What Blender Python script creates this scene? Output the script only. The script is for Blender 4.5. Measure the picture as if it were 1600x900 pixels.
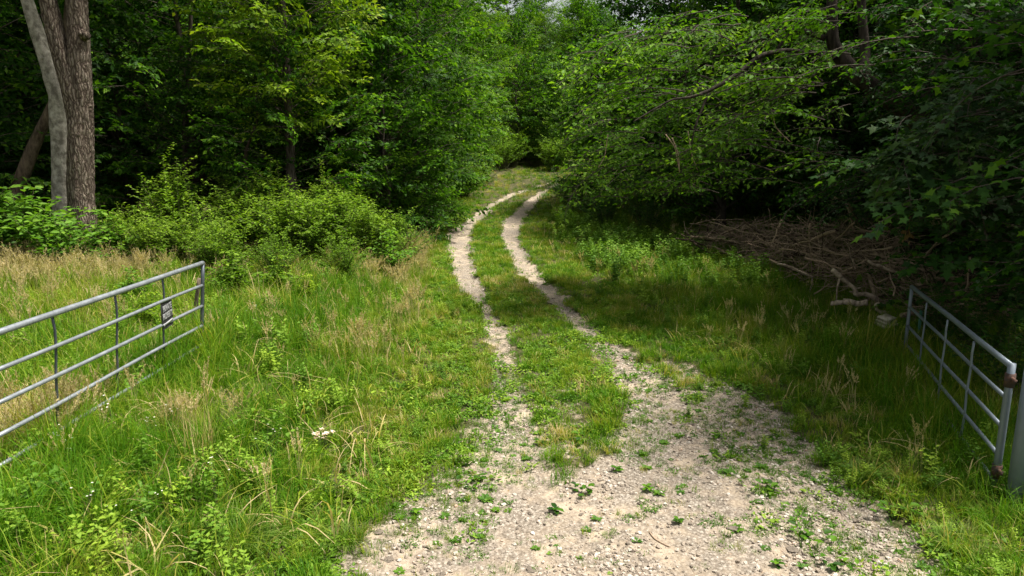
import bpy, math, random
import numpy as np
from mathutils import Vector, Matrix, Euler
for o in list(bpy.data.objects): bpy.data.objects.remove(o)
S = bpy.context.scene
COL = S.collection
R = math.radians

# ------------------------------------------------------------------ camera, sky, sun, exposure
CAM_H, PITCH, FPX = 3.4, R(10.9), 1067.0
cam = bpy.data.cameras.new('camera'); camo = bpy.data.objects.new('camera', cam); COL.objects.link(camo)
camo.location = (0, 0, CAM_H); camo.rotation_euler = (R(90) - PITCH, 0, 0)
cam.sensor_width = 36; cam.lens = 36 * FPX / 1600; cam.clip_end = 2000; cam.clip_start = .05
S.camera = camo
SUN_EL, SUN_AZ = R(65), R(90)          # azimuth clockwise from +y
w = bpy.data.worlds.new('World'); S.world = w; w.use_nodes = True
nt = w.node_tree; bg = nt.nodes['Background']
sky = nt.nodes.new('ShaderNodeTexSky'); sky.sky_type = 'NISHITA'; sky.sun_disc = False
sky.sun_elevation = SUN_EL; sky.sun_rotation = SUN_AZ; sky.dust_density = 4; sky.air_density = 1.0
hsv = nt.nodes.new('ShaderNodeHueSaturation'); hsv.inputs['Saturation'].default_value = .18
nt.links.new(sky.outputs[0], hsv.inputs['Color']); nt.links.new(hsv.outputs[0], bg.inputs[0])
bg.inputs[1].default_value = .09
sl = bpy.data.lights.new('sun', 'SUN'); slo = bpy.data.objects.new('sun', sl); COL.objects.link(slo)
sl.energy = 5.0; sl.angle = R(9); sl.color = (1, .95, .86)
sd = Vector((math.sin(SUN_AZ) * math.cos(SUN_EL), math.cos(SUN_AZ) * math.cos(SUN_EL), math.sin(SUN_EL)))
slo.rotation_euler = sd.to_track_quat('Z', 'Y').to_euler(); slo.location = (20, -20, 40)
S.view_settings.view_transform = 'Standard'; S.view_settings.look = 'None'
S.view_settings.exposure = .9; S.view_settings.gamma = 1
S.cycles.max_bounces = 6; S.cycles.diffuse_bounces = 3; S.cycles.glossy_bounces = 2; S.cycles.transmission_bounces = 3

# ------------------------------------------------------------------ small maths
def ss(a, b, x):
    t = np.clip((np.asarray(x, float) - a) / (b - a), 0, 1); return t * t * (3 - 2 * t)
_perm = np.random.RandomState(3).rand(256, 256)
def vnoise(x, y):
    x = np.asarray(x, float); y = np.asarray(y, float)
    xi = np.floor(x).astype(int); yi = np.floor(y).astype(int)
    fx = x - xi; fy = y - yi; fx = fx * fx * (3 - 2 * fx); fy = fy * fy * (3 - 2 * fy)
    g = lambda a, b: _perm[a & 255, b & 255]
    return (g(xi, yi) * (1 - fx) + g(xi + 1, yi) * fx) * (1 - fy) + (g(xi, yi + 1) * (1 - fx) + g(xi + 1, yi + 1) * fx) * fy
def fbm(x, y, sc=1., o=4):
    r = 0; a = .5; tot = 0
    for i in range(o):
        r = r + a * vnoise(np.asarray(x) * sc + 17.3 * i, np.asarray(y) * sc + 9.1 * i); tot += a; a *= .5; sc *= 2.03
    return r / tot
PY = [-60, 0, 8, 12, 20, 28, 36, 43, 60, 120, 300]
PZ = [-.2, 0, 0, .22, .5, 1.0, 1.6, 2.4, 3.6, 5, 8]
def cx(y): return np.interp(y, [-50, 4, 10, 15, 20, 28, 36, 43, 60, 120], [.9, .9, .9, .3, -.6, -.5, .6, 2.6, 12, 30])
def hbase(x, y):
    x = np.asarray(x, float); y = np.asarray(y, float)
    d = x - cx(y)
    z = np.interp(y, PY, PZ)
    z = z + (.42 * ss(2.6, 5, -d) + .35 * ss(8, 16, -d)) * (1 - .35 * ss(16, 30, y)) + .1 * ss(3, 6, d) + .3 * ss(9, 18, d)
    z = z + (fbm(x, y, .35, 3) - .5) * .16
    return z
def unproj(px, py, h=0.0):
    """world point of the ground (plus h) seen along a camera ray"""
    u = (px - 800) / FPX; v = (py - 450) / FPX
    d = np.array([u, math.cos(PITCH) - v * math.sin(PITCH), -(math.sin(PITCH) + v * math.cos(PITCH))])
    t = np.linspace(2, 90, 3000)
    P = d[None] * t[:, None]; P[:, 2] += CAM_H
    k = np.argmax(P[:, 2] < hbase(P[:, 0], P[:, 1]) + h)
    if k == 0: k = 1500
    return P[k]
def at(px, py, Y):
    """world point on a camera ray at forward distance Y"""
    u = (px - 800) / FPX; v = (py - 450) / FPX
    f = math.cos(PITCH) - v * math.sin(PITCH); s = Y / f
    return np.array([u * s, Y, CAM_H - (math.sin(PITCH) + v * math.cos(PITCH)) * s])

# bare ground strokes (pixel, pixel, width in pixels, strength), turned into world discs
STROKES = [
 [(874,281,5,1),(845,290,8,1),(800,303,14,1),(768,322,20,1),(742,342,32,1),(722,362,50,1),(718,385,58,1),(726,420,56,1),(742,455,50,1),(762,490,40,.8),(778,530,50,.52),(788,570,60,.46),(796,620,80,.5),(800,680,110,.56),(800,740,160,.62),(830,800,240,.9)],
 [(668,356,8,.8),(695,357,16,1),(725,360,36,1)],
 [(878,283,5,1),(848,300,14,1),(820,325,30,1),(800,345,40,1),(797,372,42,1),(815,405,42,1),(845,445,46,1),(880,480,46,1),(903,503,38,.75),(950,545,62,.5),(995,590,90,.6),(1035,640,130,.68),(1040,700,200,.74),(1060,780,300,.85)],
 [(700,900,300,.9),(900,900,500,1),(1200,900,380,.95)],
 [(900,820,300,1),(1000,760,250,.9)],
 [(1060,570,50,.42),(1120,600,70,.5),(1190,650,80,.58),(1250,730,110,.6),(1300,800,130,.6),(1360,890,150,.62)],
 [(1090,630,130,.56),(1140,700,190,.6),(1190,790,260,.66),(1230,890,330,.75)],
 [(1180,720,60,.55),(1290,760,110,.6),(1380,830,130,.62),(1440,900,160,.62)],
 [(850,540,60,.26),(870,620,90,.30),(890,700,110,.40)],
 [(560,880,130,.45),(640,820,130,.46),(700,760,110,.42),(745,690,90,.4),(760,620,60,.38)],
 [(650,880,170,.7),(690,810,130,.55),(745,740,90,.48)],
 [(790,510,30,.4),(850,518,30,.45),(910,515,30,.4)],
]
DISCS = []
for st in STROKES:
    pts = []
    for px, py, wd, s in st:
        p = unproj(px, py); pts.append((p[0], p[1], .5 * wd / FPX * p[1] * (.93 if py > 500 else .70), s))
    DISCS.append(pts)
def bare(x, y):
    x = np.asarray(x, float); y = np.asarray(y, float)
    b = np.zeros_like(x)
    wob = (fbm(x, y, 2.2, 3) - .5) + .6 * (fbm(x + 31, y, 6.5, 2) - .5)
    for pts in DISCS:
        for (x0, y0, r0, s0), (x1, y1, r1, s1) in zip(pts[:-1], pts[1:]):
            dx, dy = x1 - x0, y1 - y0; L2 = dx * dx + dy * dy + 1e-9
            t = np.clip(((x - x0) * dx + (y - y0) * dy) / L2, 0, 1)
            d = np.hypot(x - x0 - t * dx, y - y0 - t * dy); r = r0 + (r1 - r0) * t; s = s0 + (s1 - s0) * t
            soft = .12 + .25 * r
            v = s * ss(r + soft * .6, r - soft * .6, d + wob * .35)
            b = np.maximum(b, v)
    return b
def height(x, y, b=None):
    if b is None: b = bare(x, y)
    return hbase(x, y) - .075 * b + (fbm(x, y, 1.6, 3) - .5) * .05
def hz(x, y): return float(height(np.array([x]), np.array([y]))[0])

# ------------------------------------------------------------------ mesh helpers
def mesh_from(name, V, F, mats, smooth=False, attrs=None, midx=None):
    """V (n,3); F list of int arrays (m,k)"""
    me = bpy.data.meshes.new(name)
    V = np.ascontiguousarray(V, dtype=np.float32)
    F = [np.asarray(f, dtype=np.int32) for f in F if len(f)]
    me.vertices.add(len(V)); me.vertices.foreach_set('co', V.ravel())
    nl = sum(f.size for f in F); nf = sum(len(f) for f in F)
    if nf:
        me.loops.add(nl); me.polygons.add(nf)
        me.loops.foreach_set('vertex_index', np.concatenate([f.ravel() for f in F]))
        tot = np.concatenate([np.full(len(f), f.shape[1], dtype=np.int32) for f in F])
        st = np.concatenate([[0], np.cumsum(tot)[:-1]]).astype(np.int32)
        me.polygons.foreach_set('loop_start', st); me.polygons.foreach_set('loop_total', tot)
        if smooth: me.polygons.foreach_set('use_smooth', np.ones(nf, dtype=bool))
        if midx is not None: me.polygons.foreach_set('material_index', np.asarray(midx, dtype=np.int32))
    for m in (mats if isinstance(mats, (list, tuple)) else [mats]): me.materials.append(m)
    for k, a in (attrs or {}).items():
        a = np.asarray(a, dtype=np.float32)
        if a.ndim == 2:
            at_ = me.attributes.new(k, 'FLOAT_VECTOR', 'POINT'); at_.data.foreach_set('vector', a.ravel())
        else:
            at_ = me.attributes.new(k, 'FLOAT', 'POINT'); at_.data.foreach_set('value', a)
    me.update(calc_edges=True); me.validate() if False else None
    return me
def link(name, me, parent=None, loc=None, rot=None, scale=None):
    o = bpy.data.objects.new(name, me); COL.objects.link(o)
    if parent is not None: o.parent = parent
    if loc is not None: o.location = [float(c) for c in loc]
    if rot is not None: o.rotation_euler = rot
    if scale is not None: o.scale = (scale,) * 3 if not hasattr(scale, '__len__') else scale
    return o
def tag(o, label=None, cat=None, group=None, kind=None):
    if label: o['label'] = label
    if cat: o['category'] = cat
    if group: o['group'] = group
    if kind: o['kind'] = kind
    return o
def thing(name, label, cat, loc=(0, 0, 0), rz=0., group=None, scale=1.):
    o = bpy.data.objects.new(name, None); COL.objects.link(o); o.empty_display_size = .2
    o.location = [float(c) for c in loc]; o.rotation_euler = (0, 0, rz); o.scale = (scale,) * 3
    return tag(o, label, cat, group)

class MB:
    """collects geometry for one mesh"""
    def __init__(s): s.V = []; s.F = []; s.T = []; s.n = 0
    def add(s, V, F, tint=0.):
        V = np.asarray(V, float)
        s.V.append(V); s.T.append(np.full(len(V), tint) if np.isscalar(tint) else tint)
        for f in F: s.F.append(np.asarray(f) + s.n)
        s.n += len(V)
    def tube(s, P, rad, k=6, cap=True, tint=0., disp=None):
        P = np.asarray(P, float); n = len(P); rad = np.broadcast_to(np.asarray(rad, float), (n,))
        T = np.gradient(P, axis=0); T /= np.linalg.norm(T, axis=1)[:, None] + 1e-9
        ref = np.array([0, 0, 1.]) if abs(T[0][2]) < .9 else np.array([1., 0, 0])
        U = ref - (T @ ref)[:, None] * T; U /= np.linalg.norm(U, axis=1)[:, None] + 1e-9
        W = np.cross(T, U)
        a = np.arange(k) / k * 2 * np.pi
        rr = rad[:, None] * np.ones(k)
        if disp is not None: rr = rr * disp(a, P[:, 2], n, k)
        V = P[:, None] + rr[..., None] * (np.cos(a)[None, :, None] * U[:, None] + np.sin(a)[None, :, None] * W[:, None])
        i = np.arange(n - 1)[:, None] * k; j = np.arange(k)[None]; jn = (j + 1) % k
        F = [np.stack([i + j, i + jn, i + k + jn, i + k + j], -1).reshape(-1, 4)]
        if cap: F += [np.arange(k)[::-1][None], (np.arange(k) + (n - 1) * k)[None]]
        s.add(V.reshape(-1, 3), F, tint)
    def box(s, c, size, rot=None):
        c = np.asarray(c, float); h = np.asarray(size, float) / 2
        V = np.array([[x, y, z] for x in (-1, 1) for y in (-1, 1) for z in (-1, 1)], float) * h
        if rot is not None: V = V @ np.array(Euler(rot).to_matrix()).T
        s.add(V + c, [np.array([[0, 1, 3, 2], [4, 6, 7, 5], [0, 4, 5, 1], [2, 3, 7, 6], [0, 2, 6, 4], [1, 5, 7, 3]])])
    def mesh(s, name, mat, smooth=True):
        return mesh_from(name, np.concatenate(s.V), s.F, mat, smooth, {'tint': np.concatenate(s.T)})

# leaf templates: verts in (along, side, up), triangles
LEAF_S = (np.array([[0, 0, 0], [.45, .27, .07], [1, 0, -.10], [.45, -.27, .07]]), np.array([[0, 2, 1], [0, 3, 2]]))
LEAF_M = (np.array([[0, 0, 0], [.3, .25, .07], [.72, .2, .03], [1, 0, -.12], [.72, -.2, .03], [.3, -.25, .07]]),
          np.array([[0, 3, 2], [0, 2, 1], [0, 5, 4], [0, 4, 3]]))
LEAF_L = (np.array([[0, 0, 0], [-.08, .33, .02], [.2, .2, .05], [.45, .52, 0], [.55, .2, .03], [1, 0, -.08], [.55, -.2, .03], [.45, -.52, 0], [.2, -.2, .05], [-.08, -.33, .02]]),
          np.array([[0, 2, 1], [0, 4, 2], [2, 4, 3], [0, 6, 4], [4, 6, 5], [0, 8, 6], [6, 8, 7], [0, 9, 8]]))
LEAF_N = (np.array([[0, 0, 0], [.4, .12, .03], [1, 0, -.12], [.4, -.12, .03]]), np.array([[0, 2, 1], [0, 3, 2]]))

class Leaves:
    def __init__(s): s.B = []; s.D = []; s.N = []; s.S = []; s.T = []
    def add(s, B, D, N, Sz, T):
        s.B.append(B); s.D.append(D); s.N.append(N); s.S.append(Sz); s.T.append(T)
    def cat(s): return [np.concatenate(a) for a in (s.B, s.D, s.N, s.S, s.T)]
def leaf_geo(B, D, N, Sz, T, tpl):
    D = D / (np.linalg.norm(D, axis=1)[:, None] + 1e-9)
    N = N - (N * D).sum(1)[:, None] * D; N /= np.linalg.norm(N, axis=1)[:, None] + 1e-9
    Y = np.cross(N, D)
    tv, tf = tpl
    V = B[:, None] + Sz[:, None, None] * (tv[None, :, 0:1] * D[:, None] + tv[None, :, 1:2] * Y[:, None] + tv[None, :, 2:3] * N[:, None])
    F = (np.arange(len(B))[:, None, None] * len(tv) + tf[None]).reshape(-1, 3)
    return V.reshape(-1, 3), F, np.repeat(T, len(tv))

def bough(rng, L=2.0, leaf=.11, droop=.35, nside=14, per=.075, flat=.4, wide=.45):
    """a branch along +x with flat leafy side twigs; returns leaf arrays and twig segments"""
    lv = Leaves(); tw = []
    ph = rng.rand() * 6; s = np.linspace(0, 1, 9)
    ax = np.stack([L * s, .12 * L * np.sin(s * 3 + ph) * s, .12 * L * s - droop * L * s ** 2.2], 1)
    tw.append((ax, .016 * L / 2))
    def pos(t): return np.array([np.interp(t, s, ax[:, i]) for i in range(3)]).T
    for i in range(nside + 1):
        if i < nside:
            t = .12 + .86 * i / nside; side = 1 if i % 2 else -1
            p0 = pos(t); l = wide * L * (1.05 - .75 * t) * rng.uniform(.6, 1.15)
            ang = side * rng.uniform(.6, 1.1)
            d = np.array([math.cos(ang), math.sin(ang), rng.uniform(-.35, .55)])
        else:
            p0 = pos(.75); d = ax[-1] - p0; l = np.linalg.norm(d) * 1.1
        d = d / np.linalg.norm(d)
        n = max(3, int(l / per)); q = (np.arange(n) + .6) / n
        P = p0 + d * (q * l)[:, None]; P[:, 2] -= .22 * l * q ** 2
        tw.append((np.array([p0, p0 + d * l * .5 + [0, 0, -.07 * l], p0 + d * l + [0, 0, -.22 * l]]), .006 * L / 2))
        sg = np.where(np.arange(n) % 2, 1., -1.)
        a = math.atan2(d[1], d[0]) + sg * rng.uniform(.4, 1.2, n)
        Dv = np.stack([np.cos(a), np.sin(a), rng.normal(-.35, .35, n)], 1)
        Nv = np.stack([rng.normal(0, flat, n), rng.normal(0, flat, n), np.ones(n)], 1)
        tip = q * t if i < nside else q
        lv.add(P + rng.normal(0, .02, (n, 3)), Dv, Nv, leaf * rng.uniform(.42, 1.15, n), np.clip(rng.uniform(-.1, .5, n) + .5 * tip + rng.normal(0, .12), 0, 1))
    return lv.cat(), tw

def xf(leafs, tw, M, loc, sc=1., szs=1., dt=0.):
    B, D, N, Sz, T = leafs
    return (B @ M.T * sc + loc, D @ M.T, N @ M.T, Sz * szs, np.clip(T + dt, 0, 1)), [(p @ M.T * sc + loc, r * sc) for p, r in tw]
def rotm(yaw, pitch=0., roll=0.):
    return np.array(Matrix.Rotation(yaw, 3, 'Z') @ Matrix.Rotation(-pitch, 3, 'Y') @ Matrix.Rotation(roll, 3, 'X'))

def make_tree(seed, H, z0, z1, Rf, nb, leaf=.11, tpl=LEAF_S, trunk_r=.18, lean=(0, 0), droop=.3, blen=2.0, fill=.35, per=.075, nside=14, fork=None, flat=.4):
    """returns (trunk MB, leaf V/F/T, twig MB)"""
    rng = np.random.RandomState(seed)
    protos = [bough(rng, blen, leaf, droop, nside, per, flat) for _ in range(5)]
    tr = MB(); twm = MB(); L = Leaves()
    zs = np.linspace(-.3, H * .93, 14)
    wob = np.stack([np.cumsum(rng.normal(0, .05, 14)) + lean[0] * (np.maximum(zs, 0) / H) ** 1.3, np.cumsum(rng.normal(0, .05, 14)) + lean[1] * (np.maximum(zs, 0) / H) ** 1.3], 1)
    axis = np.concatenate([wob - wob[0], zs[:, None]], 1)
    rad = trunk_r * (1 - .85 * np.linspace(0, 1, 14) ** .9); rad[0] *= 1.5; rad[1] *= 1.05
    tr.tube(axis, rad, 9)
    ga = 0
    for i in range(nb):
        q = (i + .5) / nb
        z = z0 + (z1 - z0) * q + rng.normal(0, .25)
        rr = Rf((z - z0) / (z1 - z0)); yaw = ga + rng.normal(0, .3); ga += 2.399963
        inner = rng.rand() < fill
        lump = fbm(math.cos(yaw) * 1.4 + seed * 3, math.sin(yaw) * 1.4 + z * .55, 1., 2)
        if lump < .34 and not inner: inner = rng.rand() < .7
        rr = rr * (.62 + .8 * lump)
        tipr = rr * (rng.uniform(.35, .7) if inner else rng.uniform(.8, 1.12))
        bl = blen * rng.uniform(.75, 1.15); sc = bl / blen
        sr = max(.05, tipr - bl * .9)
        c = np.array([np.interp(z, axis[:, 2], axis[:, 0]), np.interp(z, axis[:, 2], axis[:, 1]), 0])
        loc = c + np.array([math.cos(yaw) * sr, math.sin(yaw) * sr, z + rng.normal(0, .15)])
        pitch = rng.uniform(-.2, .6) * (.5 + q) + (.5 if q > .9 else 0)
        lf, tw = protos[rng.randint(5)]
        lf, tw = xf(lf, tw, rotm(yaw + rng.normal(0, .4), pitch, rng.normal(0, .5)), loc, sc, 1., rng.normal(0, .12))
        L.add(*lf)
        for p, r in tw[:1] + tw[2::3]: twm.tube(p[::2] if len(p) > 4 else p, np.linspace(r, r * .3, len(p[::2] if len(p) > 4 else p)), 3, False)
        if i % 3 == 0:
            zb = z - sr * .55; zb = max(zb, z0 * .5)
            cb = np.array([np.interp(zb, axis[:, 2], axis[:, 0]), np.interp(zb, axis[:, 2], axis[:, 1]), zb])
            mid = (cb + loc) / 2 + rng.normal(0, .12, 3)
            r0 = trunk_r * .17 * (1 - .6 * q)
            twm.tube([cb, mid, loc], [r0, r0 * .75, r0 * .45], 5, False)
    V, F, T = leaf_geo(*L.cat(), tpl)
    return tr, (V, F, T), twm
def crown_mesh(name, leafgeo, twm, mats):
    V, F, T = leafgeo
    Vt = np.concatenate(twm.V) if twm.n else np.zeros((0, 3))
    Fs = [F] + [f + len(V) for f in twm.F]
    nf = [len(f) for f in Fs]
    mi = np.concatenate([np.zeros(nf[0], int)] + [np.ones(k, int) for k in nf[1:]])
    return mesh_from(name, np.concatenate([V, Vt]), Fs, mats, False, {'tint': np.concatenate([T, np.zeros(len(Vt))])}, mi)

# ------------------------------------------------------------------ materials
def newmat(name):
    m = bpy.data.materials.new(name); m.use_nodes = True; nt = m.node_tree
    for n in list(nt.nodes): nt.nodes.remove(n)
    return m, nt, nt.nodes.new('ShaderNodeOutputMaterial')
def N(nt, t, **kw):
    n = nt.nodes.new(t)
    for k, v in kw.items():
        if k in n.inputs: n.inputs[k].default_value = v
        else: setattr(n, k, v)
    return n
def ramp(nt, fac, stops):
    r = nt.nodes.new('ShaderNodeValToRGB'); e = r.color_ramp.elements
    while len(e) < len(stops): e.new(.5)
    for el, (p, c) in zip(e, stops): el.position = p; el.color = (*c, 1)
    nt.links.new(fac, r.inputs[0]); return r.outputs[0]
def math_(nt, op, a, b=None):
    n = nt.nodes.new('ShaderNodeMath'); n.operation = op
    for i, v in enumerate((a, b)):
        if v is None: continue
        if isinstance(v, (int, float)): n.inputs[i].default_value = v
        else: nt.links.new(v, n.inputs[i])
    return n.outputs[0]
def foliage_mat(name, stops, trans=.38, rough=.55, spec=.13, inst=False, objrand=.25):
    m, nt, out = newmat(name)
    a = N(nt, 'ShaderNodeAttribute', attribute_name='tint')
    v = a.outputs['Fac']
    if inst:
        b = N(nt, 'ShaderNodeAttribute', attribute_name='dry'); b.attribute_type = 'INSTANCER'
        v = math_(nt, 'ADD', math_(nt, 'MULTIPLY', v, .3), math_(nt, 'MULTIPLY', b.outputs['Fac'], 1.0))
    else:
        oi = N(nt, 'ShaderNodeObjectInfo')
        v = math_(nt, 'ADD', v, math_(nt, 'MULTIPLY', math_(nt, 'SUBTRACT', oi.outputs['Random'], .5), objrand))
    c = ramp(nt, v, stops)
    p = N(nt, 'ShaderNodeBsdfPrincipled', **{'Roughness': rough, 'Specular IOR Level': spec})
    nt.links.new(c, p.inputs['Base Color'])
    tr = N(nt, 'ShaderNodeBsdfTranslucent')
    mx = N(nt, 'ShaderNodeMixRGB', blend_type='MULTIPLY'); mx.inputs[0].default_value = 1; mx.inputs[2].default_value = (1.25, 1.35, .45, 1)
    nt.links.new(c, mx.inputs[1]); nt.links.new(mx.outputs[0], tr.inputs[0])
    ms = N(nt, 'ShaderNodeMixShader'); ms.inputs[0].default_value = trans
    nt.links.new(p.outputs[0], ms.inputs[1]); nt.links.new(tr.outputs[0], ms.inputs[2]); nt.links.new(ms.outputs[0], out.inputs[0])
    return m
M = {}
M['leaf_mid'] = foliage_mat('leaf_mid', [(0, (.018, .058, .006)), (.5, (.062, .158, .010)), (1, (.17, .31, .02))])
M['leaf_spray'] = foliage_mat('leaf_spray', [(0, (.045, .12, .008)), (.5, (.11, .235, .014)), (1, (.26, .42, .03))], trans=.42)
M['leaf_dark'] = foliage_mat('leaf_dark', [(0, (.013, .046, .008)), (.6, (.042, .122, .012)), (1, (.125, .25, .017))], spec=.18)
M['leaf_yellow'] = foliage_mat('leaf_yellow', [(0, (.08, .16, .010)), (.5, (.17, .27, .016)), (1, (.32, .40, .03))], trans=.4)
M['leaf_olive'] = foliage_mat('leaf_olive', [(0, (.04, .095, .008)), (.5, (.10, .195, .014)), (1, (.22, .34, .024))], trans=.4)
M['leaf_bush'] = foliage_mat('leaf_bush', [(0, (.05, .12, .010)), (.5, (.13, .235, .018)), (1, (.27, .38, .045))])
M['leaf_blue'] = foliage_mat('leaf_blue', [(0, (.022, .055, .018)), (.6, (.04, .09, .024)), (1, (.075, .14, .032))], spec=.2, rough=.55)
M['leaf_weed'] = foliage_mat('leaf_weed', [(0, (.05, .13, .016)), (.5, (.11, .23, .025)), (1, (.22, .36, .04))], inst=False)
M['grass'] = foliage_mat('grass', [(0, (.030, .105, .004)), (.35, (.085, .205, .007)), (.62, (.20, .275, .018)), (.85, (.38, .34, .085)), (1.0, (.54, .42, .22))], inst=True, trans=.36, spec=.12)
M['weed_inst'] = foliage_mat('weed_inst', [(0, (.045, .12, .016)), (.5, (.11, .22, .022)), (1, (.26, .37, .035))], inst=True, trans=.3)
M['straw'] = foliage_mat('straw', [(0, (.38, .34, .14)), (1, (.66, .54, .33))], inst=True, trans=.35, spec=.1)
M['white_petal'] = foliage_mat('white_petal', [(0, (.75, .68, .62)), (1, (.82, .80, .76))], trans=.2, spec=.1)
M['pink_petal'] = foliage_mat('pink_petal', [(0, (.72, .52, .45)), (1, (.85, .74, .66))], trans=.2, spec=.1)
M['dead_leaf'] = foliage_mat('dead_leaf', [(0, (.22, .13, .05)), (1, (.45, .33, .16))], trans=.25, spec=.1)

def bark_mat(name, c0, c1, sx=14, sz=2.2, bump=.6, moss=0.):
    m, nt, out = newmat(name)
    tc = N(nt, 'ShaderNodeTexCoord'); mp = N(nt, 'ShaderNodeMapping'); mp.inputs['Scale'].default_value = (sx, sx, sz)
    nt.links.new(tc.outputs['Object'], mp.inputs[0])
    n1 = N(nt, 'ShaderNodeTexNoise', Scale=1.0, Detail=8.0, Roughness=.65); nt.links.new(mp.outputs[0], n1.inputs['Vector'])
    n2 = N(nt, 'ShaderNodeTexNoise', Scale=2.5, Detail=4.0); nt.links.new(tc.outputs['Object'], n2.inputs['Vector'])
    f = math_(nt, 'ADD', math_(nt, 'MULTIPLY', n1.outputs['Fac'], .7), math_(nt, 'MULTIPLY', n2.outputs['Fac'], .3))
    if name == 'stick': oi = N(nt, 'ShaderNodeObjectInfo'); f = math_(nt, 'ADD', f, math_(nt, 'MULTIPLY', math_(nt, 'SUBTRACT', oi.outputs['Random'], .5), .3))
    c = ramp(nt, f, [(.40, c0), (.60, c1)])
    p = N(nt, 'ShaderNodeBsdfPrincipled', **{'Roughness': .9, 'Specular IOR Level': .15})
    nt.links.new(c, p.inputs['Base Color'])
    b = N(nt, 'ShaderNodeBump', Strength=bump, Distance=.05); nt.links.new(n1.outputs['Fac'], b.inputs['Height']); nt.links.new(b.outputs[0], p.inputs['Normal'])
    nt.links.new(p.outputs[0], out.inputs[0]); return m
M['bark'] = bark_mat('bark', (.035, .028, .022), (.12, .10, .08))
def fissured(name, c0, c1, c2):
    m, nt, out = newmat(name)
    tc = N(nt, 'ShaderNodeTexCoord'); mp = N(nt, 'ShaderNodeMapping'); mp.inputs['Scale'].default_value = (17, 17, 2.6)
    nz = N(nt, 'ShaderNodeTexNoise', Scale=3., Detail=3.); nt.links.new(tc.outputs['Object'], nz.inputs['Vector'])
    ad = N(nt, 'ShaderNodeMixRGB', blend_type='ADD'); ad.inputs[0].default_value = .2
    nt.links.new(tc.outputs['Object'], ad.inputs[1]); nt.links.new(nz.outputs['Color'], ad.inputs[2]); nt.links.new(ad.outputs[0], mp.inputs[0])
    v = N(nt, 'ShaderNodeTexVoronoi', Scale=1.); v.feature = 'DISTANCE_TO_EDGE'; nt.links.new(mp.outputs[0], v.inputs['Vector'])
    n1 = N(nt, 'ShaderNodeTexNoise', Scale=2.2, Detail=8., Roughness=.7); nt.links.new(mp.outputs[0], n1.inputs['Vector'])
    f = math_(nt, 'ADD', math_(nt, 'MULTIPLY', v.outputs['Distance'], 1.6), math_(nt, 'MULTIPLY', math_(nt, 'SUBTRACT', n1.outputs['Fac'], .5), .9))
    c = ramp(nt, f, [(.04, c0), (.25, c1), (.6, c2)])
    p = N(nt, 'ShaderNodeBsdfPrincipled', **{'Roughness': .9, 'Specular IOR Level': .12}); nt.links.new(c, p.inputs['Base Color'])
    b = N(nt, 'ShaderNodeBump', Strength=1., Distance=.06); nt.links.new(f, b.inputs['Height']); nt.links.new(b.outputs[0], p.inputs['Normal'])
    nt.links.new(p.outputs[0], out.inputs[0]); return m
M['bark_dark'] = bark_mat('bark_dark', (.02, .016, .012), (.075, .06, .048))
M['bark_brown'] = fissured('bark_brown', (.07, .05, .04), (.19, .15, .115), (.30, .25, .20))
M['bark_grey'] = bark_mat('bark_grey', (.15, .135, .11), (.44, .41, .35), 9, 7, .7)
M['bark_lean'] = bark_mat('bark_lean', (.05, .036, .025), (.15, .115, .08), 14, 4, .5)
M['stick'] = bark_mat('stick', (.05, .035, .025), (.36, .265, .185), 18, 18, .4)
M['stick_pale'] = bark_mat('stick_pale', (.18, .135, .10), (.55, .44, .34), 9, 9, .5)
M['stem'] = bark_mat('stem', (.06, .07, .03), (.16, .15, .08), 20, 20, .2)

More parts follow.
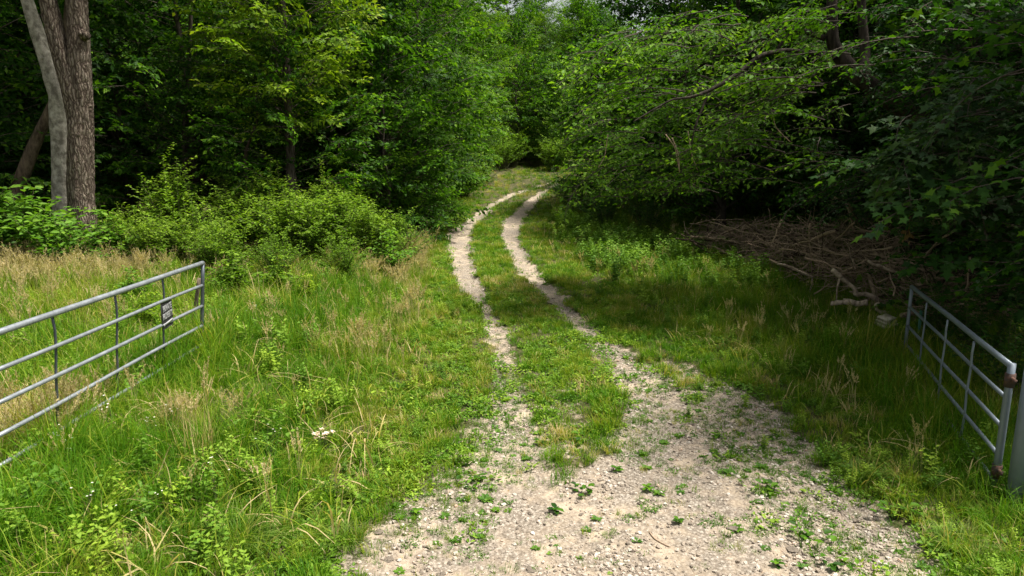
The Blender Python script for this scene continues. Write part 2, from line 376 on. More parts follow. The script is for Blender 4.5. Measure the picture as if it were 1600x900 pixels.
def ground_mat():
    m, nt, out = newmat('ground')
    tc = N(nt, 'ShaderNodeTexCoord'); P = tc.outputs['Object']
    at_ = N(nt, 'ShaderNodeAttribute', attribute_name='bare'); B = at_.outputs['Fac']
    def noise(sc, det=6., rough=.6):
        n = N(nt, 'ShaderNodeTexNoise', Scale=sc, Detail=det, Roughness=rough); nt.links.new(P, n.inputs['Vector']); return n.outputs['Fac']
    def voro(sc, feat='F1'):
        n = N(nt, 'ShaderNodeTexVoronoi', Scale=sc); n.feature = feat; nt.links.new(P, n.inputs['Vector']); return n
    nb, nm, nf = noise(.9), noise(5), noise(40, 5, .7)
    # dirt
    dirt = ramp(nt, math_(nt, 'ADD', math_(nt, 'MULTIPLY', nb, .5), math_(nt, 'MULTIPLY', nm, .5)),
                [(.38, (.11, .078, .05)), (.46, (.24, .178, .12)), (.53, (.35, .275, .195)), (.62, (.46, .37, .27))])
    v1 = voro(26); v2 = voro(60)
    peb = ramp(nt, v1.outputs['Color'], [(0, (.16, .135, .105)), (.45, (.30, .255, .205)), (.8, (.45, .40, .335)), (1, (.28, .18, .11))])
    peb2 = ramp(nt, v2.outputs['Color'], [(0, (.13, .11, .085)), (.5, (.32, .275, .225)), (1, (.52, .47, .40))])
    mx = N(nt, 'ShaderNodeMixRGB'); nt.links.new(math_(nt, 'GREATER_THAN', nf, .5), mx.inputs[0]); nt.links.new(peb, mx.inputs[1]); nt.links.new(peb2, mx.inputs[2])
    gm = N(nt, 'ShaderNodeMixRGB')
    gf = ramp(nt, math_(nt, 'ADD', math_(nt, 'MULTIPLY', nm, .6), math_(nt, 'MULTIPLY', nb, .4)), [(.44, (.95, .95, .95)), (.6, (.2, .2, .2))])
    nt.links.new(gf, gm.inputs[0]); nt.links.new(dirt, gm.inputs[1]); nt.links.new(mx.outputs[0], gm.inputs[2])
    # colour turns darker and browner towards the edges of the pebble cells
    cr = N(nt, 'ShaderNodeMixRGB', blend_type='MULTIPLY')
    nt.links.new(math_(nt, 'MULTIPLY', gf, .55), cr.inputs[0]); nt.links.new(gm.outputs[0], cr.inputs[1])
    nt.links.new(ramp(nt, v1.outputs['Distance'], [(.25, (1, 1, 1)), (.6, (.3, .26, .22))]), cr.inputs[2])
    soil = ramp(nt, math_(nt, 'ADD', math_(nt, 'MULTIPLY', nm, .5), math_(nt, 'MULTIPLY', nf, .5)),
                [(.35, (.028, .03, .011)), (.5, (.06, .06, .022)), (.65, (.15, .12, .07))])
    # break the edge up
    e = math_(nt, 'ADD', B, math_(nt, 'MULTIPLY', math_(nt, 'SUBTRACT', math_(nt, 'ADD', math_(nt, 'MULTIPLY', nm, .6), math_(nt, 'MULTIPLY', nf, .4)), .5), 1.9))
    ef = ramp(nt, e, [(.30, (0, 0, 0)), (.52, (1, 1, 1))])
    fm = N(nt, 'ShaderNodeMixRGB'); nt.links.new(ef, fm.inputs[0]); nt.links.new(soil, fm.inputs[1]); nt.links.new(cr.outputs[0], fm.inputs[2])
    p = N(nt, 'ShaderNodeBsdfPrincipled', **{'Roughness': .95, 'Specular IOR Level': .15})
    nt.links.new(fm.outputs[0], p.inputs['Base Color'])
    hgt = math_(nt, 'ADD', math_(nt, 'MULTIPLY', math_(nt, 'SUBTRACT', 1., v1.outputs['Distance']), gf), math_(nt, 'MULTIPLY', nf, 1.2))
    b = N(nt, 'ShaderNodeBump', Strength=.8, Distance=.02); nt.links.new(hgt, b.inputs['Height']); nt.links.new(b.outputs[0], p.inputs['Normal'])
    nt.links.new(p.outputs[0], out.inputs[0]); return m
M['ground'] = ground_mat()
def rock_mat():
    m, nt, out = newmat('rock')
    a = N(nt, 'ShaderNodeAttribute', attribute_name='dry'); a.attribute_type = 'INSTANCER'
    oi = N(nt, 'ShaderNodeObjectInfo')
    tc = N(nt, 'ShaderNodeTexCoord'); n = N(nt, 'ShaderNodeTexNoise', Scale=6., Detail=6.); nt.links.new(tc.outputs['Object'], n.inputs['Vector'])
    v = math_(nt, 'ADD', math_(nt, 'ADD', a.outputs['Fac'], math_(nt, 'MULTIPLY', oi.outputs['Random'], .0)), math_(nt, 'MULTIPLY', math_(nt, 'SUBTRACT', n.outputs['Fac'], .5), .5))
    c = ramp(nt, v, [(0, (.14, .115, .09)), (.3, (.31, .255, .20)), (.7, (.44, .38, .31)), (.93, (.62, .56, .48)), (1, (.34, .20, .12))])
    p = N(nt, 'ShaderNodeBsdfPrincipled', **{'Roughness': .85, 'Specular IOR Level': .2}); nt.links.new(c, p.inputs['Base Color'])
    b = N(nt, 'ShaderNodeBump', Strength=.5, Distance=.05); nt.links.new(n.outputs['Fac'], b.inputs['Height']); nt.links.new(b.outputs[0], p.inputs['Normal'])
    nt.links.new(p.outputs[0], out.inputs[0]); return m
M['rock'] = rock_mat()
def metal_mat(name, col, rust, amt=.62, rough=.42, metallic=.55):
    m, nt, out = newmat(name)
    tc = N(nt, 'ShaderNodeTexCoord'); n = N(nt, 'ShaderNodeTexNoise', Scale=9., Detail=8., Roughness=.7); nt.links.new(tc.outputs['Object'], n.inputs['Vector'])
    n2 = N(nt, 'ShaderNodeTexNoise', Scale=1.6, Detail=3.); nt.links.new(tc.outputs['Object'], n2.inputs['Vector'])
    f = math_(nt, 'ADD', math_(nt, 'MULTIPLY', n.outputs['Fac'], .6), math_(nt, 'MULTIPLY', n2.outputs['Fac'], .4))
    c = ramp(nt, f, [(.3, tuple(x * .75 for x in col)), (amt - .04, col), (amt, rust), (1, rust)])
    mt = ramp(nt, f, [(amt - .04, (metallic,) * 3), (amt, (0, 0, 0))])
    p = N(nt, 'ShaderNodeBsdfPrincipled', **{'Roughness': rough})
    nt.links.new(c, p.inputs['Base Color']); nt.links.new(mt, p.inputs['Metallic'])
    nt.links.new(ramp(nt, n.outputs['Fac'], [(.3, (rough - .1,) * 3), (.7, (rough + .2,) * 3)]), p.inputs['Roughness'])
    nt.links.new(p.outputs[0], out.inputs[0]); return m
M['galv'] = metal_mat('galv', (.29, .315, .34), (.12, .08, .055), .66)
M['galv_shaded'] = metal_mat('galv_shaded', (.10, .115, .135), (.08, .05, .035), .64)  # galv darkened: shade on the left gate's stile and braces put into colour
M['gate_blue'] = metal_mat('gate_blue', (.19, .225, .265), (.09, .07, .055), .66, metallic=.3)
M['rust'] = metal_mat('rust', (.045, .028, .022), (.10, .045, .028), .5, .8, 0.)
M['sign_black'] = metal_mat('sign_black', (.018, .018, .02), (.16, .08, .04), .66, .6, 0.)
M['sign_white'] = metal_mat('sign_white', (.38, .38, .39), (.2, .17, .16), .62, .6, 0.)
M['tpost_green'] = metal_mat('tpost_green', (.03, .13, .075), (.02, .06, .04), .6, .5, 0.)
M['old_wood'] = bark_mat('old_wood', (.06, .05, .04), (.22, .17, .12), 20, 4, .4)
M['pale_wood'] = bark_mat('pale_wood', (.35, .30, .23), (.72, .66, .55), 3, 14, .3)

# ------------------------------------------------------------------ ground sheet and the bare track on it
xs = np.concatenate([[-300, -200, -120, -80, -60, -45, -35, -28, -23, -19], np.arange(-16, 14.01, .11), [17, 21, 26, 32, 40, 50, 65, 90, 140, 200, 300]])
ys = np.concatenate([[-120, -60, -30, -15, -8, -4, -1, 1.5, 3], np.arange(4, 26, .11), np.arange(26, 52, .25), [54, 57, 61, 66, 72, 80, 90, 110, 150, 220, 350]])
X, Y = np.meshgrid(xs, ys); Bf = bare(X, Y); Z = height(X, Y, Bf)
nx, ny = len(xs), len(ys)
i = (np.arange(ny - 1)[:, None] * nx + np.arange(nx - 1)[None]).ravel()
quads = np.stack([i, i + 1, i + 1 + nx, i + nx], 1)
V = np.stack([X.ravel(), Y.ravel(), Z.ravel()], 1)
tag(link('ground', mesh_from('ground', V, [quads], M['ground'], True, {'bare': Bf.ravel()})), kind='structure')
bf = Bf.ravel(); sel = quads[(bf[quads].max(1) > .3)]
used, inv = np.unique(sel, return_inverse=True)
Vp = V[used].copy(); Vp[:, 2] += .005
tag(link('dirt_track', mesh_from('dirt_track', Vp, [inv.reshape(-1, 4)], M['ground'], True, {'bare': bf[used]})), kind='structure')

# ------------------------------------------------------------------ scattering (uncountable growth and gravel)
def scatter_group(coll):
    g = bpy.data.node_groups.new('scatter', 'GeometryNodeTree')
    g.interface.new_socket('Geometry', in_out='INPUT', socket_type='NodeSocketGeometry')
    g.interface.new_socket('Geometry', in_out='OUTPUT', socket_type='NodeSocketGeometry')
    gi = g.nodes.new('NodeGroupInput'); go = g.nodes.new('NodeGroupOutput')
    ci = g.nodes.new('GeometryNodeCollectionInfo'); ci.inputs['Collection'].default_value = coll
    ci.inputs['Separate Children'].default_value = True; ci.inputs['Reset Children'].default_value = True
    ip = g.nodes.new('GeometryNodeInstanceOnPoints'); ip.inputs['Pick Instance'].default_value = True
    def na(n, t):
        a = g.nodes.new('GeometryNodeInputNamedAttribute'); a.data_type = t; a.inputs['Name'].default_value = n
        return next(o for o in a.outputs if o.enabled)
    g.links.new(gi.outputs[0], ip.inputs['Points']); g.links.new(ci.outputs[0], ip.inputs['Instance'])
    g.links.new(na('idx', 'FLOAT'), ip.inputs['Instance Index'])
    g.links.new(na('rot', 'FLOAT_VECTOR'), ip.inputs['Rotation']); g.links.new(na('scl', 'FLOAT_VECTOR'), ip.inputs['Scale'])
    g.links.new(ip.outputs[0], go.inputs[0]); return g
def scatter(name, protos, P, rot, scl, dry, idx, **tags):
    coll = bpy.data.collections.new(name + '_pieces')
    for k, me in enumerate(protos): coll.objects.link(bpy.data.objects.new('%s_piece_%02d' % (name, k), me))
    if scl.ndim == 1: scl = np.repeat(scl[:, None], 3, 1)
    me = mesh_from(name, P, [], [], False, {'rot': rot, 'scl': scl, 'dry': dry, 'idx': idx})
    o = link(name, me); md = o.modifiers.new('scatter', 'NODES'); md.node_group = scatter_group(coll)
    tag(o, kind='stuff', **tags); return o

def blades(seed, n, spread, w, bend=.5, seg=3, curl=.3, hvar=.5):
    rng = np.random.RandomState(seed); mb = MB()
    for k in range(n):
        a = rng.rand() * 6.28; r = spread * math.sqrt(rng.rand()); b0 = np.array([math.cos(a) * r, math.sin(a) * r, -.03])
        yaw = a + rng.normal(0, .7); d = np.array([math.cos(yaw), math.sin(yaw), 0]); sd_ = np.array([-d[1], d[0], 0])
        h = 1 - hvar * rng.rand(); bn = bend * rng.uniform(.2, 1.3)
        s = np.linspace(0, 1, seg + 1)
        C = b0 + np.outer(s, [0, 0, h]) + np.outer(h * bn * s ** 2, d) - np.outer(h * bn * curl * s ** 3, [0, 0, 1])
        wd = w * rng.uniform(.6, 1.2) * (1 - s ** 1.6) * .5 + w * .04
        V = np.concatenate([C - sd_ * wd[:, None], C + sd_ * wd[:, None]])
        i = np.arange(seg); F = np.stack([i, i + 1, i + seg + 2, i + seg + 1], 1)
        mb.add(V, [F], np.tile(np.clip(rng.rand() * .6 + .5 * s, 0, 1), 2))
    return mb
G_TALL = [blades(10 + k, 18, .16, .011, .55 + .1 * k, 4, .55).mesh('tall_blades', M['grass'], False) for k in range(5)]
G_SHORT = [blades(30 + k, 22, .55, .05, .7, 3, .4).mesh('short_blades', M['grass'], False) for k in range(4)]
def seedhead(seed, n=6, mat='straw'):
    rng = np.random.RandomState(seed); mb = MB()
    for k in range(n):
        a = rng.rand() * 6.28; r = .12 * rng.rand(); b0 = np.array([math.cos(a) * r, math.sin(a) * r, 0.])
        yaw = rng.rand() * 6.28; d = np.array([math.cos(yaw), math.sin(yaw), 0]); h = rng.uniform(.7, 1.); bn = rng.uniform(.05, .35)
        s = np.linspace(0, 1, 6); C = b0 + np.outer(s, [0, 0, h]) + np.outer(h * bn * s ** 2.2, d) - np.outer(h * bn * .25 * s ** 4, [0, 0, 1])
        mb.tube(C, np.linspace(.0035, .0018, 6), 3, False, .3)
        q = rng.uniform(.70, 1, 40)
        B = np.stack([np.interp(q, s, C[:, i]) for i in range(3)], 1)
        D = rng.normal(0, 1, (40, 3)) * [.8, .8, .4] + [0, 0, 1.5]
        Vv, Ff, T = leaf_geo(B, D, rng.normal(0, 1, (40, 3)), rng.uniform(.02, .05, 40) * (1.3 - q) * 2.6, rng.rand(40), LEAF_N)
        mb.add(Vv, [Ff], T)
    return mb.mesh('seed_stems', M[mat], False)
G_SEED = [seedhead(50 + k) for k in range(4)]

def weed(seed, kind, mat='weed_inst'):
    rng = np.random.RandomState(seed); L = Leaves(); mb = MB()
    if kind == 'rosette':
        n = rng.randint(7, 12); a = np.arange(n) * 2.4 + rng.normal(0, .2, n)
        L.add(np.zeros((n, 3)) + [0, 0, .02], np.stack([np.cos(a), np.sin(a), rng.uniform(.15, .75, n)], 1), np.tile([0, 0, 1.], (n, 1)) + rng.normal(0, .15, (n, 3)), rng.uniform(.55, 1, n), rng.rand(n))
    elif kind == 'mat':
        n = 40; a = rng.rand(n) * 6.28; r = np.sqrt(rng.rand(n)) * .8
        L.add(np.stack([np.cos(a) * r, np.sin(a) * r, rng.uniform(.02, .22, n)], 1), np.stack([np.cos(a + rng.normal(0, 1, n)), np.sin(a + rng.normal(0, 1, n)), rng.normal(.1, .3, n)], 1), np.tile([0, 0, 1.], (n, 1)) + rng.normal(0, .35, (n, 3)), rng.uniform(.14, .34, n), rng.rand(n))
    elif kind == 'leafy':      # upright leafy stems, height 1
        for k in range(rng.randint(3, 6)):
            b0 = np.array([*rng.normal(0, .14, 2), 0]); d = np.array([*rng.normal(0, .18, 2), 1.]); h = rng.uniform(.6, 1.)
            mb.tube([b0, b0 + d * h * .5, b0 + d * h], [.008, .006, .003], 3, False, .2)
            n = 22; q = np.linspace(.15, 1, n); a = np.arange(n) * 2.4 + rng.rand() * 6
            L.add(b0 + d * (q * h)[:, None], np.stack([np.cos(a), np.sin(a), rng.uniform(-.3, .6, n)], 1), np.tile([0, 0, 1.], (n, 1)) + rng.normal(0, .3, (n, 3)), rng.uniform(.12, .24, n) * (1.15 - .55 * q), np.clip(q * .6 + rng.rand(n) * .4, 0, 1))
    V, F, T = leaf_geo(*L.cat(), LEAF_M if kind != 'leafy' else LEAF_S)
    mb.add(V, [F], T)
    return mb.mesh(kind, M[mat], False)
G_ROS = [weed(70 + k, 'rosette') for k in range(3)]; G_MAT = [weed(80 + k, 'mat') for k in range(3)]; G_LEAFY = [weed(90 + k, 'leafy') for k in range(4)]

rng = np.random.RandomState(11)
# zone fields: gaussian blobs in world space
def blob(x, y, lst):
    f = np.zeros_like(x)
    for (px, py, rx, ry, a) in lst:
        c = unproj(px, py); f = np.maximum(f, a * np.exp(-((x - c[0]) / rx) ** 2 - ((y - c[1]) / ry) ** 2))
    return f
DRYZ = [(40, 430, 3.0, 2.2, .66), (180, 405, 3.0, 2.0, .66), (300, 400, 1.6, 1.4, .5), (640, 405, .7, 2.0, .62), (610, 440, .8, 1.5, .5), (580, 395, .8, 1., .5), (310, 680, .3, .4, .45), (1180, 520, .8, 1.0, .17), (1280, 540, .7, .7, .17), (1300, 620, .6, .6, .12), (880, 700, .5, .4, .7),
        (40, 690, .6, .8, .6), (670, 500, .5, 1.2, .6), (760, 270, 1.5, 6, .9), (1020, 430, 1., 1.2, .15), (560, 560, .5, .5, .4), (660, 620, .6, .8, .55)]
LUSH = [(450, 540, 1.3, 2.2, 1.), (520, 480, 1.2, 2, .9), (150, 800, 1.6, 1.0, .8), (1450, 760, 1.6, 1.5, .9), (1250, 600, .9, 1.2, .6)]
def sample(n, x0, x1, y0, y1, dens):
    x = rng.uniform(x0, x1, n); y = y0 + (y1 - y0) * rng.rand(n)
    k = rng.rand(n) < dens(x, y); x, y = x[k], y[k]
    v = np.abs(x) < .92 * y + 2.2          # only where a camera near here could look
    return x[v], y[v]
def side(x, y): return x - cx(y)
def reach(y): return np.interp(y, [0, 9, 14, 20, 60], [3.0, 2.6, 2.0, 1.7, 1.6])     # half width of the mown corridor
def place(name, protos, x, y, hgt, dry, wvar=.25, tilt=.12, **t):
    n = len(x); z = height(x, y)
    rot = np.stack([rng.normal(0, tilt, n), rng.normal(0, tilt, n), rng.rand(n) * 6.28], 1)
    s = hgt * rng.uniform(1 - wvar, 1 + wvar, n)
    return scatter(name, protos, np.stack([x, y, z], 1), rot, s, np.clip(dry, 0, 1), rng.randint(0, len(protos), n), **t)
def bn(x, y): return bare(x, y) + (fbm(x, y, 5, 3) - .5) * .9

# tall meadow and verge grass
def d_tall(x, y):
    s = np.abs(side(x, y)) - reach(y) * np.where(side(x, y) < 0, .84, 1.)
    return ss(-.2, 1.1, s + (fbm(x, y, 1.2, 2) - .5) * 1.2) * (1 - ss(.25, .5, bn(x, y))) * np.interp(y, [3, 9, 16, 26, 40], [1, .8, .5, .3, .2]) * (1 - .8 * ss(7.0, 9.5, side(x, y))) * (1 - .75 * ss(12, 20, y) * ss(-6, -10, x))
def lay(x, y, side_sel, name, label):
    k = side_sel(x); x, y = x[k], y[k]
    s = np.abs(side(x, y)) - reach(y) * np.where(side(x, y) < 0, .84, 1.)
    fdry = blob(x, y, DRYZ); lush = blob(x, y, LUSH)
    dry = .22 + .62 * fdry - .22 * lush + rng.normal(0, .16, len(x)) + (fbm(x, y, 1.3, 3) - .5) * .7 + .35 * (rng.rand(len(x)) < .07)
    h = (.15 + .42 * ss(-.2, 1.6, s)) * (.65 + .7 * fbm(x, y, 1.1, 3)) * (1 + .2 * fdry) * rng.uniform(.7, 1.25, len(x))
    h = np.where(x > 2, h * .85, h) * (1 + .28 * np.exp(-((x + 4.5) / .7) ** 2) * (y < 11)) * (1 + .4 * np.exp(-((x - 5.6) / .8) ** 2) * (y < 11))
    return place(name, G_TALL, x, y, h, dry, label=label, cat='grass')
x, y = sample(70000, -16, 11, 3, 34, d_tall)
lay(x, y, lambda x: x < 0.3, 'meadow_grass', 'tall uneven green meadow grass covering the bank left of the dirt track')
lay(x, y, lambda x: x >= 0.3, 'verge_grass', 'long dark green grass between the dirt track and the brush on the right')
# short grass, median and edges
def d_short(x, y):
    s = np.abs(side(x, y)) - reach(y)
    b = bn(x, y) + (fbm(x + 70, y, 2.3, 2) - .5) * .7; near = 1 - .45 * ss(-.1, -1.6, s) * 0 - .5 * ss(.44, .62, fbm(x + 5, y + 60, 1.9, 3)); return near * np.maximum((1 - ss(.1, .66, b)) ** 1.5, .34 * (1 - ss(.6, 1.0, b)) * ss(.42, .55, fbm(x, y, 1.7, 3))) * (1 - .7 * ss(.6, 1.8, s)) * np.interp(y, [3, 10, 20, 30, 60], [1, .8, .5, .5, .5])
x, y = sample(60000, -6, 6.5, 3, 26, d_short); x2, y2 = sample(30000, -6, 14, 26, 62, d_short)
x = np.concatenate([x, x2]); y = np.concatenate([y, y2])
fd = blob(x, y, DRYZ)
dry = .31 + .35 * fd + rng.normal(0, .16, len(x)) + (fbm(x, y, 1.9, 3) - .5) * .8 + .4 * (rng.rand(len(x)) < .06)
place('short_grass', G_SHORT, x, y, (.09 + .10 * fbm(x, y, 1.5, 2) + .05 * ss(20, 35, y)) * (1 - .55 * ss(.2, .7, bare(x, y))), dry, wvar=.45, label='short bright green grass between and beside the two wheel tracks', cat='grass')
# coarse bent blades and dead stalks breaking up the meadow
G_COARSE = [blades(130 + k, 7, .2, .026, .9 + .2 * k, 5, .7, .6).mesh('coarse_blades', M['grass'], False) for k in range(4)]
x, y = sample(15000, -14, 9, 3.3, 24, lambda x, y: d_tall(x, y) * .8)
place('coarse_grass', G_COARSE, x, y, (.42 + .2 * rng.rand(len(x))) * np.where(x > 2, .8, 1.), np.where(rng.rand(len(x)) < .3, .85, .38) + rng.normal(0, .12, len(x)), tilt=.25, label='broad bent grass blades and dead leaves lying over the meadow grass', cat='grass')
# seed heads
def d_seed(x, y):
    s = np.abs(side(x, y)) - reach(y)
    return ss(-.1, .5, s) * (1 - ss(.2, .4, bn(x, y))) * (.025 + .9 * blob(x, y, DRYZ)) * np.where(x > 1.5, .35, 1.) * np.interp(y, [3, 9, 16, 26, 40], [.6, .6, .55, .35, .3])
x, y = sample(60000, -14, 9, 3.5, 30, d_seed)
place('seeding_grass', G_SEED, x, y, .55 + .30 * blob(x, y, DRYZ), rng.uniform(0, .8, len(x)), label='straw coloured grass stalks gone to seed standing above the meadow', cat='grass')
x, y = sample(60000, -15, 9, 4, 30, lambda x, y: np.clip(blob(x, y, DRYZ) * 1.2 - .25, 0, 1) * (.25 + .75 * ss(.42, .58, fbm(x + 12, y, 1.3, 3))) * np.interp(y, [4, 9, 16, 30], [.35, .4, .5, .4]) * (np.abs(side(x, y)) > reach(y) + .1))
G_TAN = [seedhead(150 + k, 12) for k in range(3)]
place('tan_seed_grass', G_TAN, x, y, .62 * rng.uniform(.7, 1.2, len(x)), rng.uniform(0, .9, len(x)), tilt=.2, label='thick tan stand of ripe seeding grass in patches of the meadow', cat='grass')
# leafy weeds standing in the grass
def d_leafy(x, y):
    s = np.abs(side(x, y)) - reach(y)
    return ss(0, .8, s) * (1 - ss(.2, .4, bn(x, y))) * (.08 + .5 * ss(.54, .66, fbm(x + 50, y, .8, 3))) * np.interp(y, [3, 9, 16, 26, 40], [.7, .6, .5, .4, .3])
x, y = sample(16000, -16, 10, 3.5, 32, d_leafy)
place('leafy_weeds', G_LEAFY, x, y, np.where(x > 0, .30, .34) + .12 * rng.rand(len(x)), .45 + rng.normal(0, .18, len(x)) - .12 * (x > 1), label='leafy broad leaved weeds growing up through the long grass', cat='weeds')
# low weeds in the gravel
def d_low(x, y):
    b = bare(x, y)
    strip = blob(x, y, [(1180, 660, .5, .9, .45), (1240, 760, .45, .6, .5), (1300, 850, .5, .5, .5), (900, 690, .5, .4, .4), (770, 700, .4, .6, .4), (720, 790, .4, .4, .4)]); return ss(.47, .66, fbm(x + 9, y + 4, 1.7, 3) + .1 * (b < .8) + strip) * ss(.2, .5, b) * (1 - .85 * ss(.85, .97, b)) * np.interp(y, [3, 9, 14, 22], [1, .8, .25, .05])
x, y = sample(75000, -4, 7, 3.3, 22, d_low)
place('gravel_weeds', G_MAT + G_SHORT + G_ROS[:1], x, y, .03 + .065 * rng.rand(len(x)) ** 2.5, .13 + rng.normal(0, .18, len(x)), label='low creeping weeds spread over the stony ground', cat='weeds')
def d_clover(x, y):
    s = np.abs(side(x, y)) - reach(y)
    return (1 - ss(.3, .6, bn(x, y))) * (1 - ss(.8, 2.0, s)) * np.interp(y, [3, 10, 20, 30, 50], [.8, .8, .5, .45, .4]) * ss(.38, .56, fbm(x, y + 30, 1.6, 3))
x, y = sample(26000, -6, 7, 3.3, 32, d_clover)
place('clover', G_MAT, x, y, .15 + .07 * rng.rand(len(x)), .42 + rng.normal(0, .2, len(x)), label='low leafy clover filling the grass strip beside the wheel tracks', cat='ground cover')
x, y = sample(6000, -5, 6.5, 3.4, 24, lambda x, y: ss(-2.2, -.2, np.abs(side(x, y)) - reach(y)) * (1 - ss(.2, .5, bn(x, y))) * ss(.48, .62, fbm(x + 20, y + 7, 1.8, 3)) * np.interp(y, [3, 10, 24], [.8, .7, .4]))
place('edge_weeds', G_LEAFY, x, y, .11 + .14 * rng.rand(len(x)), .45 + rng.normal(0, .2, len(x)), label='small leafy weeds mixed into the short grass along the gravel edges', cat='weeds')
# white daisy-like flowers in the left meadow
def daisies(seed):
    rg = np.random.RandomState(seed); mb = MB(); n = 5
    for k in range(n):
        p = np.array([*rg.normal(0, .15, 2), rg.uniform(.7, 1)]); a = np.arange(7) * .9
        mb.tube([[p[0] * .3, p[1] * .3, 0], p * [.7, .7, .6], p], [.004, .004, .003], 3, False)
        V_, F_, T_ = leaf_geo(np.tile(p, (7, 1)), np.stack([np.cos(a), np.sin(a), .25 + 0 * a], 1), np.tile([0, 0, 1.], (7, 1)), np.full(7, .024), rg.rand(7), LEAF_S)
        mb.add(V_, [F_], T_)
    me = mb.mesh('daisies', [M['white_petal'], M['stem']], False); pm = np.array([0 if p.vertices.__len__() == 3 else 1 for p in me.polygons], dtype=np.int32); me.polygons.foreach_set('material_index', pm); return me
x, y = sample(200, -9, -1, 5, 17, lambda x, y: ss(.5, .7, fbm(x + 3, y, .8, 2)) * .7)
k = np.abs(side(x, y)) > reach(y) + .4; x, y = x[k], y[k]
place('small_white_flowers', [daisies(1), daisies(2)], x, y, .48, rng.rand(len(x)), label='tiny white flowers scattered through the meadow grass on the left', cat='flowers')
# gravel
def rock(seed, n=1, flat=.55):
    rg = np.random.RandomState(seed)
    import bmesh
    bm = bmesh.new(); bmesh.ops.create_icosphere(bm, subdivisions=1 if n == 1 else 3, radius=.5)
    ph = rg.rand(8) * 6
    for v in bm.verts:
        c = v.co; r = 1 + .22 * math.sin(c.x * 7 + ph[0]) * math.sin(c.y * 7 + ph[1]) + .18 * math.sin(c.z * 9 + ph[2] + c.x * 5) + rg.normal(0, .06)
        v.co = Vector((c.x * r, c.y * r * .8, c.z * r * flat))
    me = bpy.data.meshes.new('rock'); bm.to_mesh(me); bm.free(); me.materials.append(M['rock']); return me
def d_rock(x, y):
    b = bare(x, y); return ss(.3, .6, b) * np.interp(y, [3, 8, 12, 18], [1, .6, .25, .05]) * (.25 + .75 * ss(.42, .58, fbm(x, y, 1.1, 3)))
x, y = sample(170000, -3.5, 6.5, 3.3, 19, d_rock)
n = len(x); s = .012 + .045 * rng.rand(n) ** 3.2 + .008 * rng.rand(n)
P = np.stack([x, y, height(x, y) + .005 + s * .12], 1)
scatter('gravel', [rock(k) for k in range(4)], P, np.stack([rng.normal(0, .3, n), rng.normal(0, .3, n), rng.rand(n) * 6.28], 1), s, rng.rand(n), rng.randint(0, 4, n), label='loose pale limestone gravel lying on the track', cat='gravel')
# leaf litter and twigs on the track
def litter(seed):
    rg = np.random.RandomState(seed); V_, F_, T_ = leaf_geo(np.zeros((1, 3)), np.array([[1., 0, .1]]), np.array([[0, .1, 1.]]), np.array([1.]), rg.rand(1), LEAF_M)
    mb = MB(); mb.add(V_, [F_], T_); return mb.mesh('litter', M['dead_leaf'], False)
x, y = sample(900, -4, 6, 3.5, 15, lambda x, y: ss(.3, .5, bare(x, y)) * .6)
place('leaf_litter', [litter(1)], x, y, .035, rng.rand(len(x)), tilt=.3, label='small brown fallen leaves lying on the gravel', cat='leaf litter')
#PART2
# ------------------------------------------------------------------ gates
def gate(name, label, A, B, Ztop, matr, lean=0., nb=3, hinge=True, mat_v=None):
    """A hinge end, B free end (x, y); rails run A to B"""
    A = np.array([*A, 0.]); B = np.array([*B, 0.]); d = B - A; Lg = np.linalg.norm(d[:2]); rz = math.atan2(d[1], d[0])
    g = thing(name, label, 'gate', (A[0], A[1], Ztop - 1.22), rz, 'open farm gates')
    off = lambda z: lean * (z - .1)
    mat_v = mat_v or matr
    for k, f in enumerate((0, .27, .52, .765, 1.)):
        z = 1.22 * (1 - f); mb = MB(); r = .031 if k == 0 else .0215
        n = 12; s = np.linspace(.0, Lg, n); sag = .006 * np.sin(s / Lg * 3.14 * (1 + k % 2)) * (k > 0)
        mb.tube(np.stack([s, np.full(n, off(z)) + .004 * np.sin(s * 2 + k), z - sag], 1), r, 12)
        link('rail', mb.mesh('rail', matr), g)
    for e, r in ((0, .036), (Lg, .026)):
        mb = MB(); zz = np.linspace(-.03, 1.25 if e == 0 else 1.22, 5); mb.tube(np.stack([np.full(5, e), off(zz), zz], 1), r, 12); link('stile', mb.mesh('stile', mat_v if e else matr), g)
    for k in range(nb):
        e = Lg * (k + 1) / (nb + 1); mb = MB(); zz = np.linspace(-.01, 1.19, 9)
        o = off(zz) + .026 + .005 * np.cos(zz * 11)
        mb.tube(np.stack([np.full(9, e) + (zz > 1.1) * -.03, o, zz], 1), .013, 8); link('brace', mb.mesh('brace', mat_v), g)
    if hinge:
        for z in (.12, 1.08):
            mb = MB(); mb.tube([[-.0, off(z), z - .07], [0, off(z), z + .07]], .047, 12)
            mb.box([-.07, off(z), z + .02], [.13, .022, .05]); mb.tube([[-.02, off(z) + .045, z], [-.02, off(z) - .055, z]], .012, 8)
            link('hinge', mb.mesh('hinge', M['rust'], False), g)
    return g, Lg
zR = CAM_H - 2.02
gR, LR = gate('farm_gate', 'blue grey five rail tubular steel gate standing open on the right beside the brush pile', (4.90, 6.43), (6.32, 10.6), zR, M['gate_blue'])
zL = CAM_H - 1.51
gL, LL = gate('farm_gate', 'light grey five rail tubular steel gate standing open in tall grass on the left', (-4.60, 5.5), (-4.58, 9.76), zL, M['galv'], lean=-.10, mat_v=M['galv_shaded'])
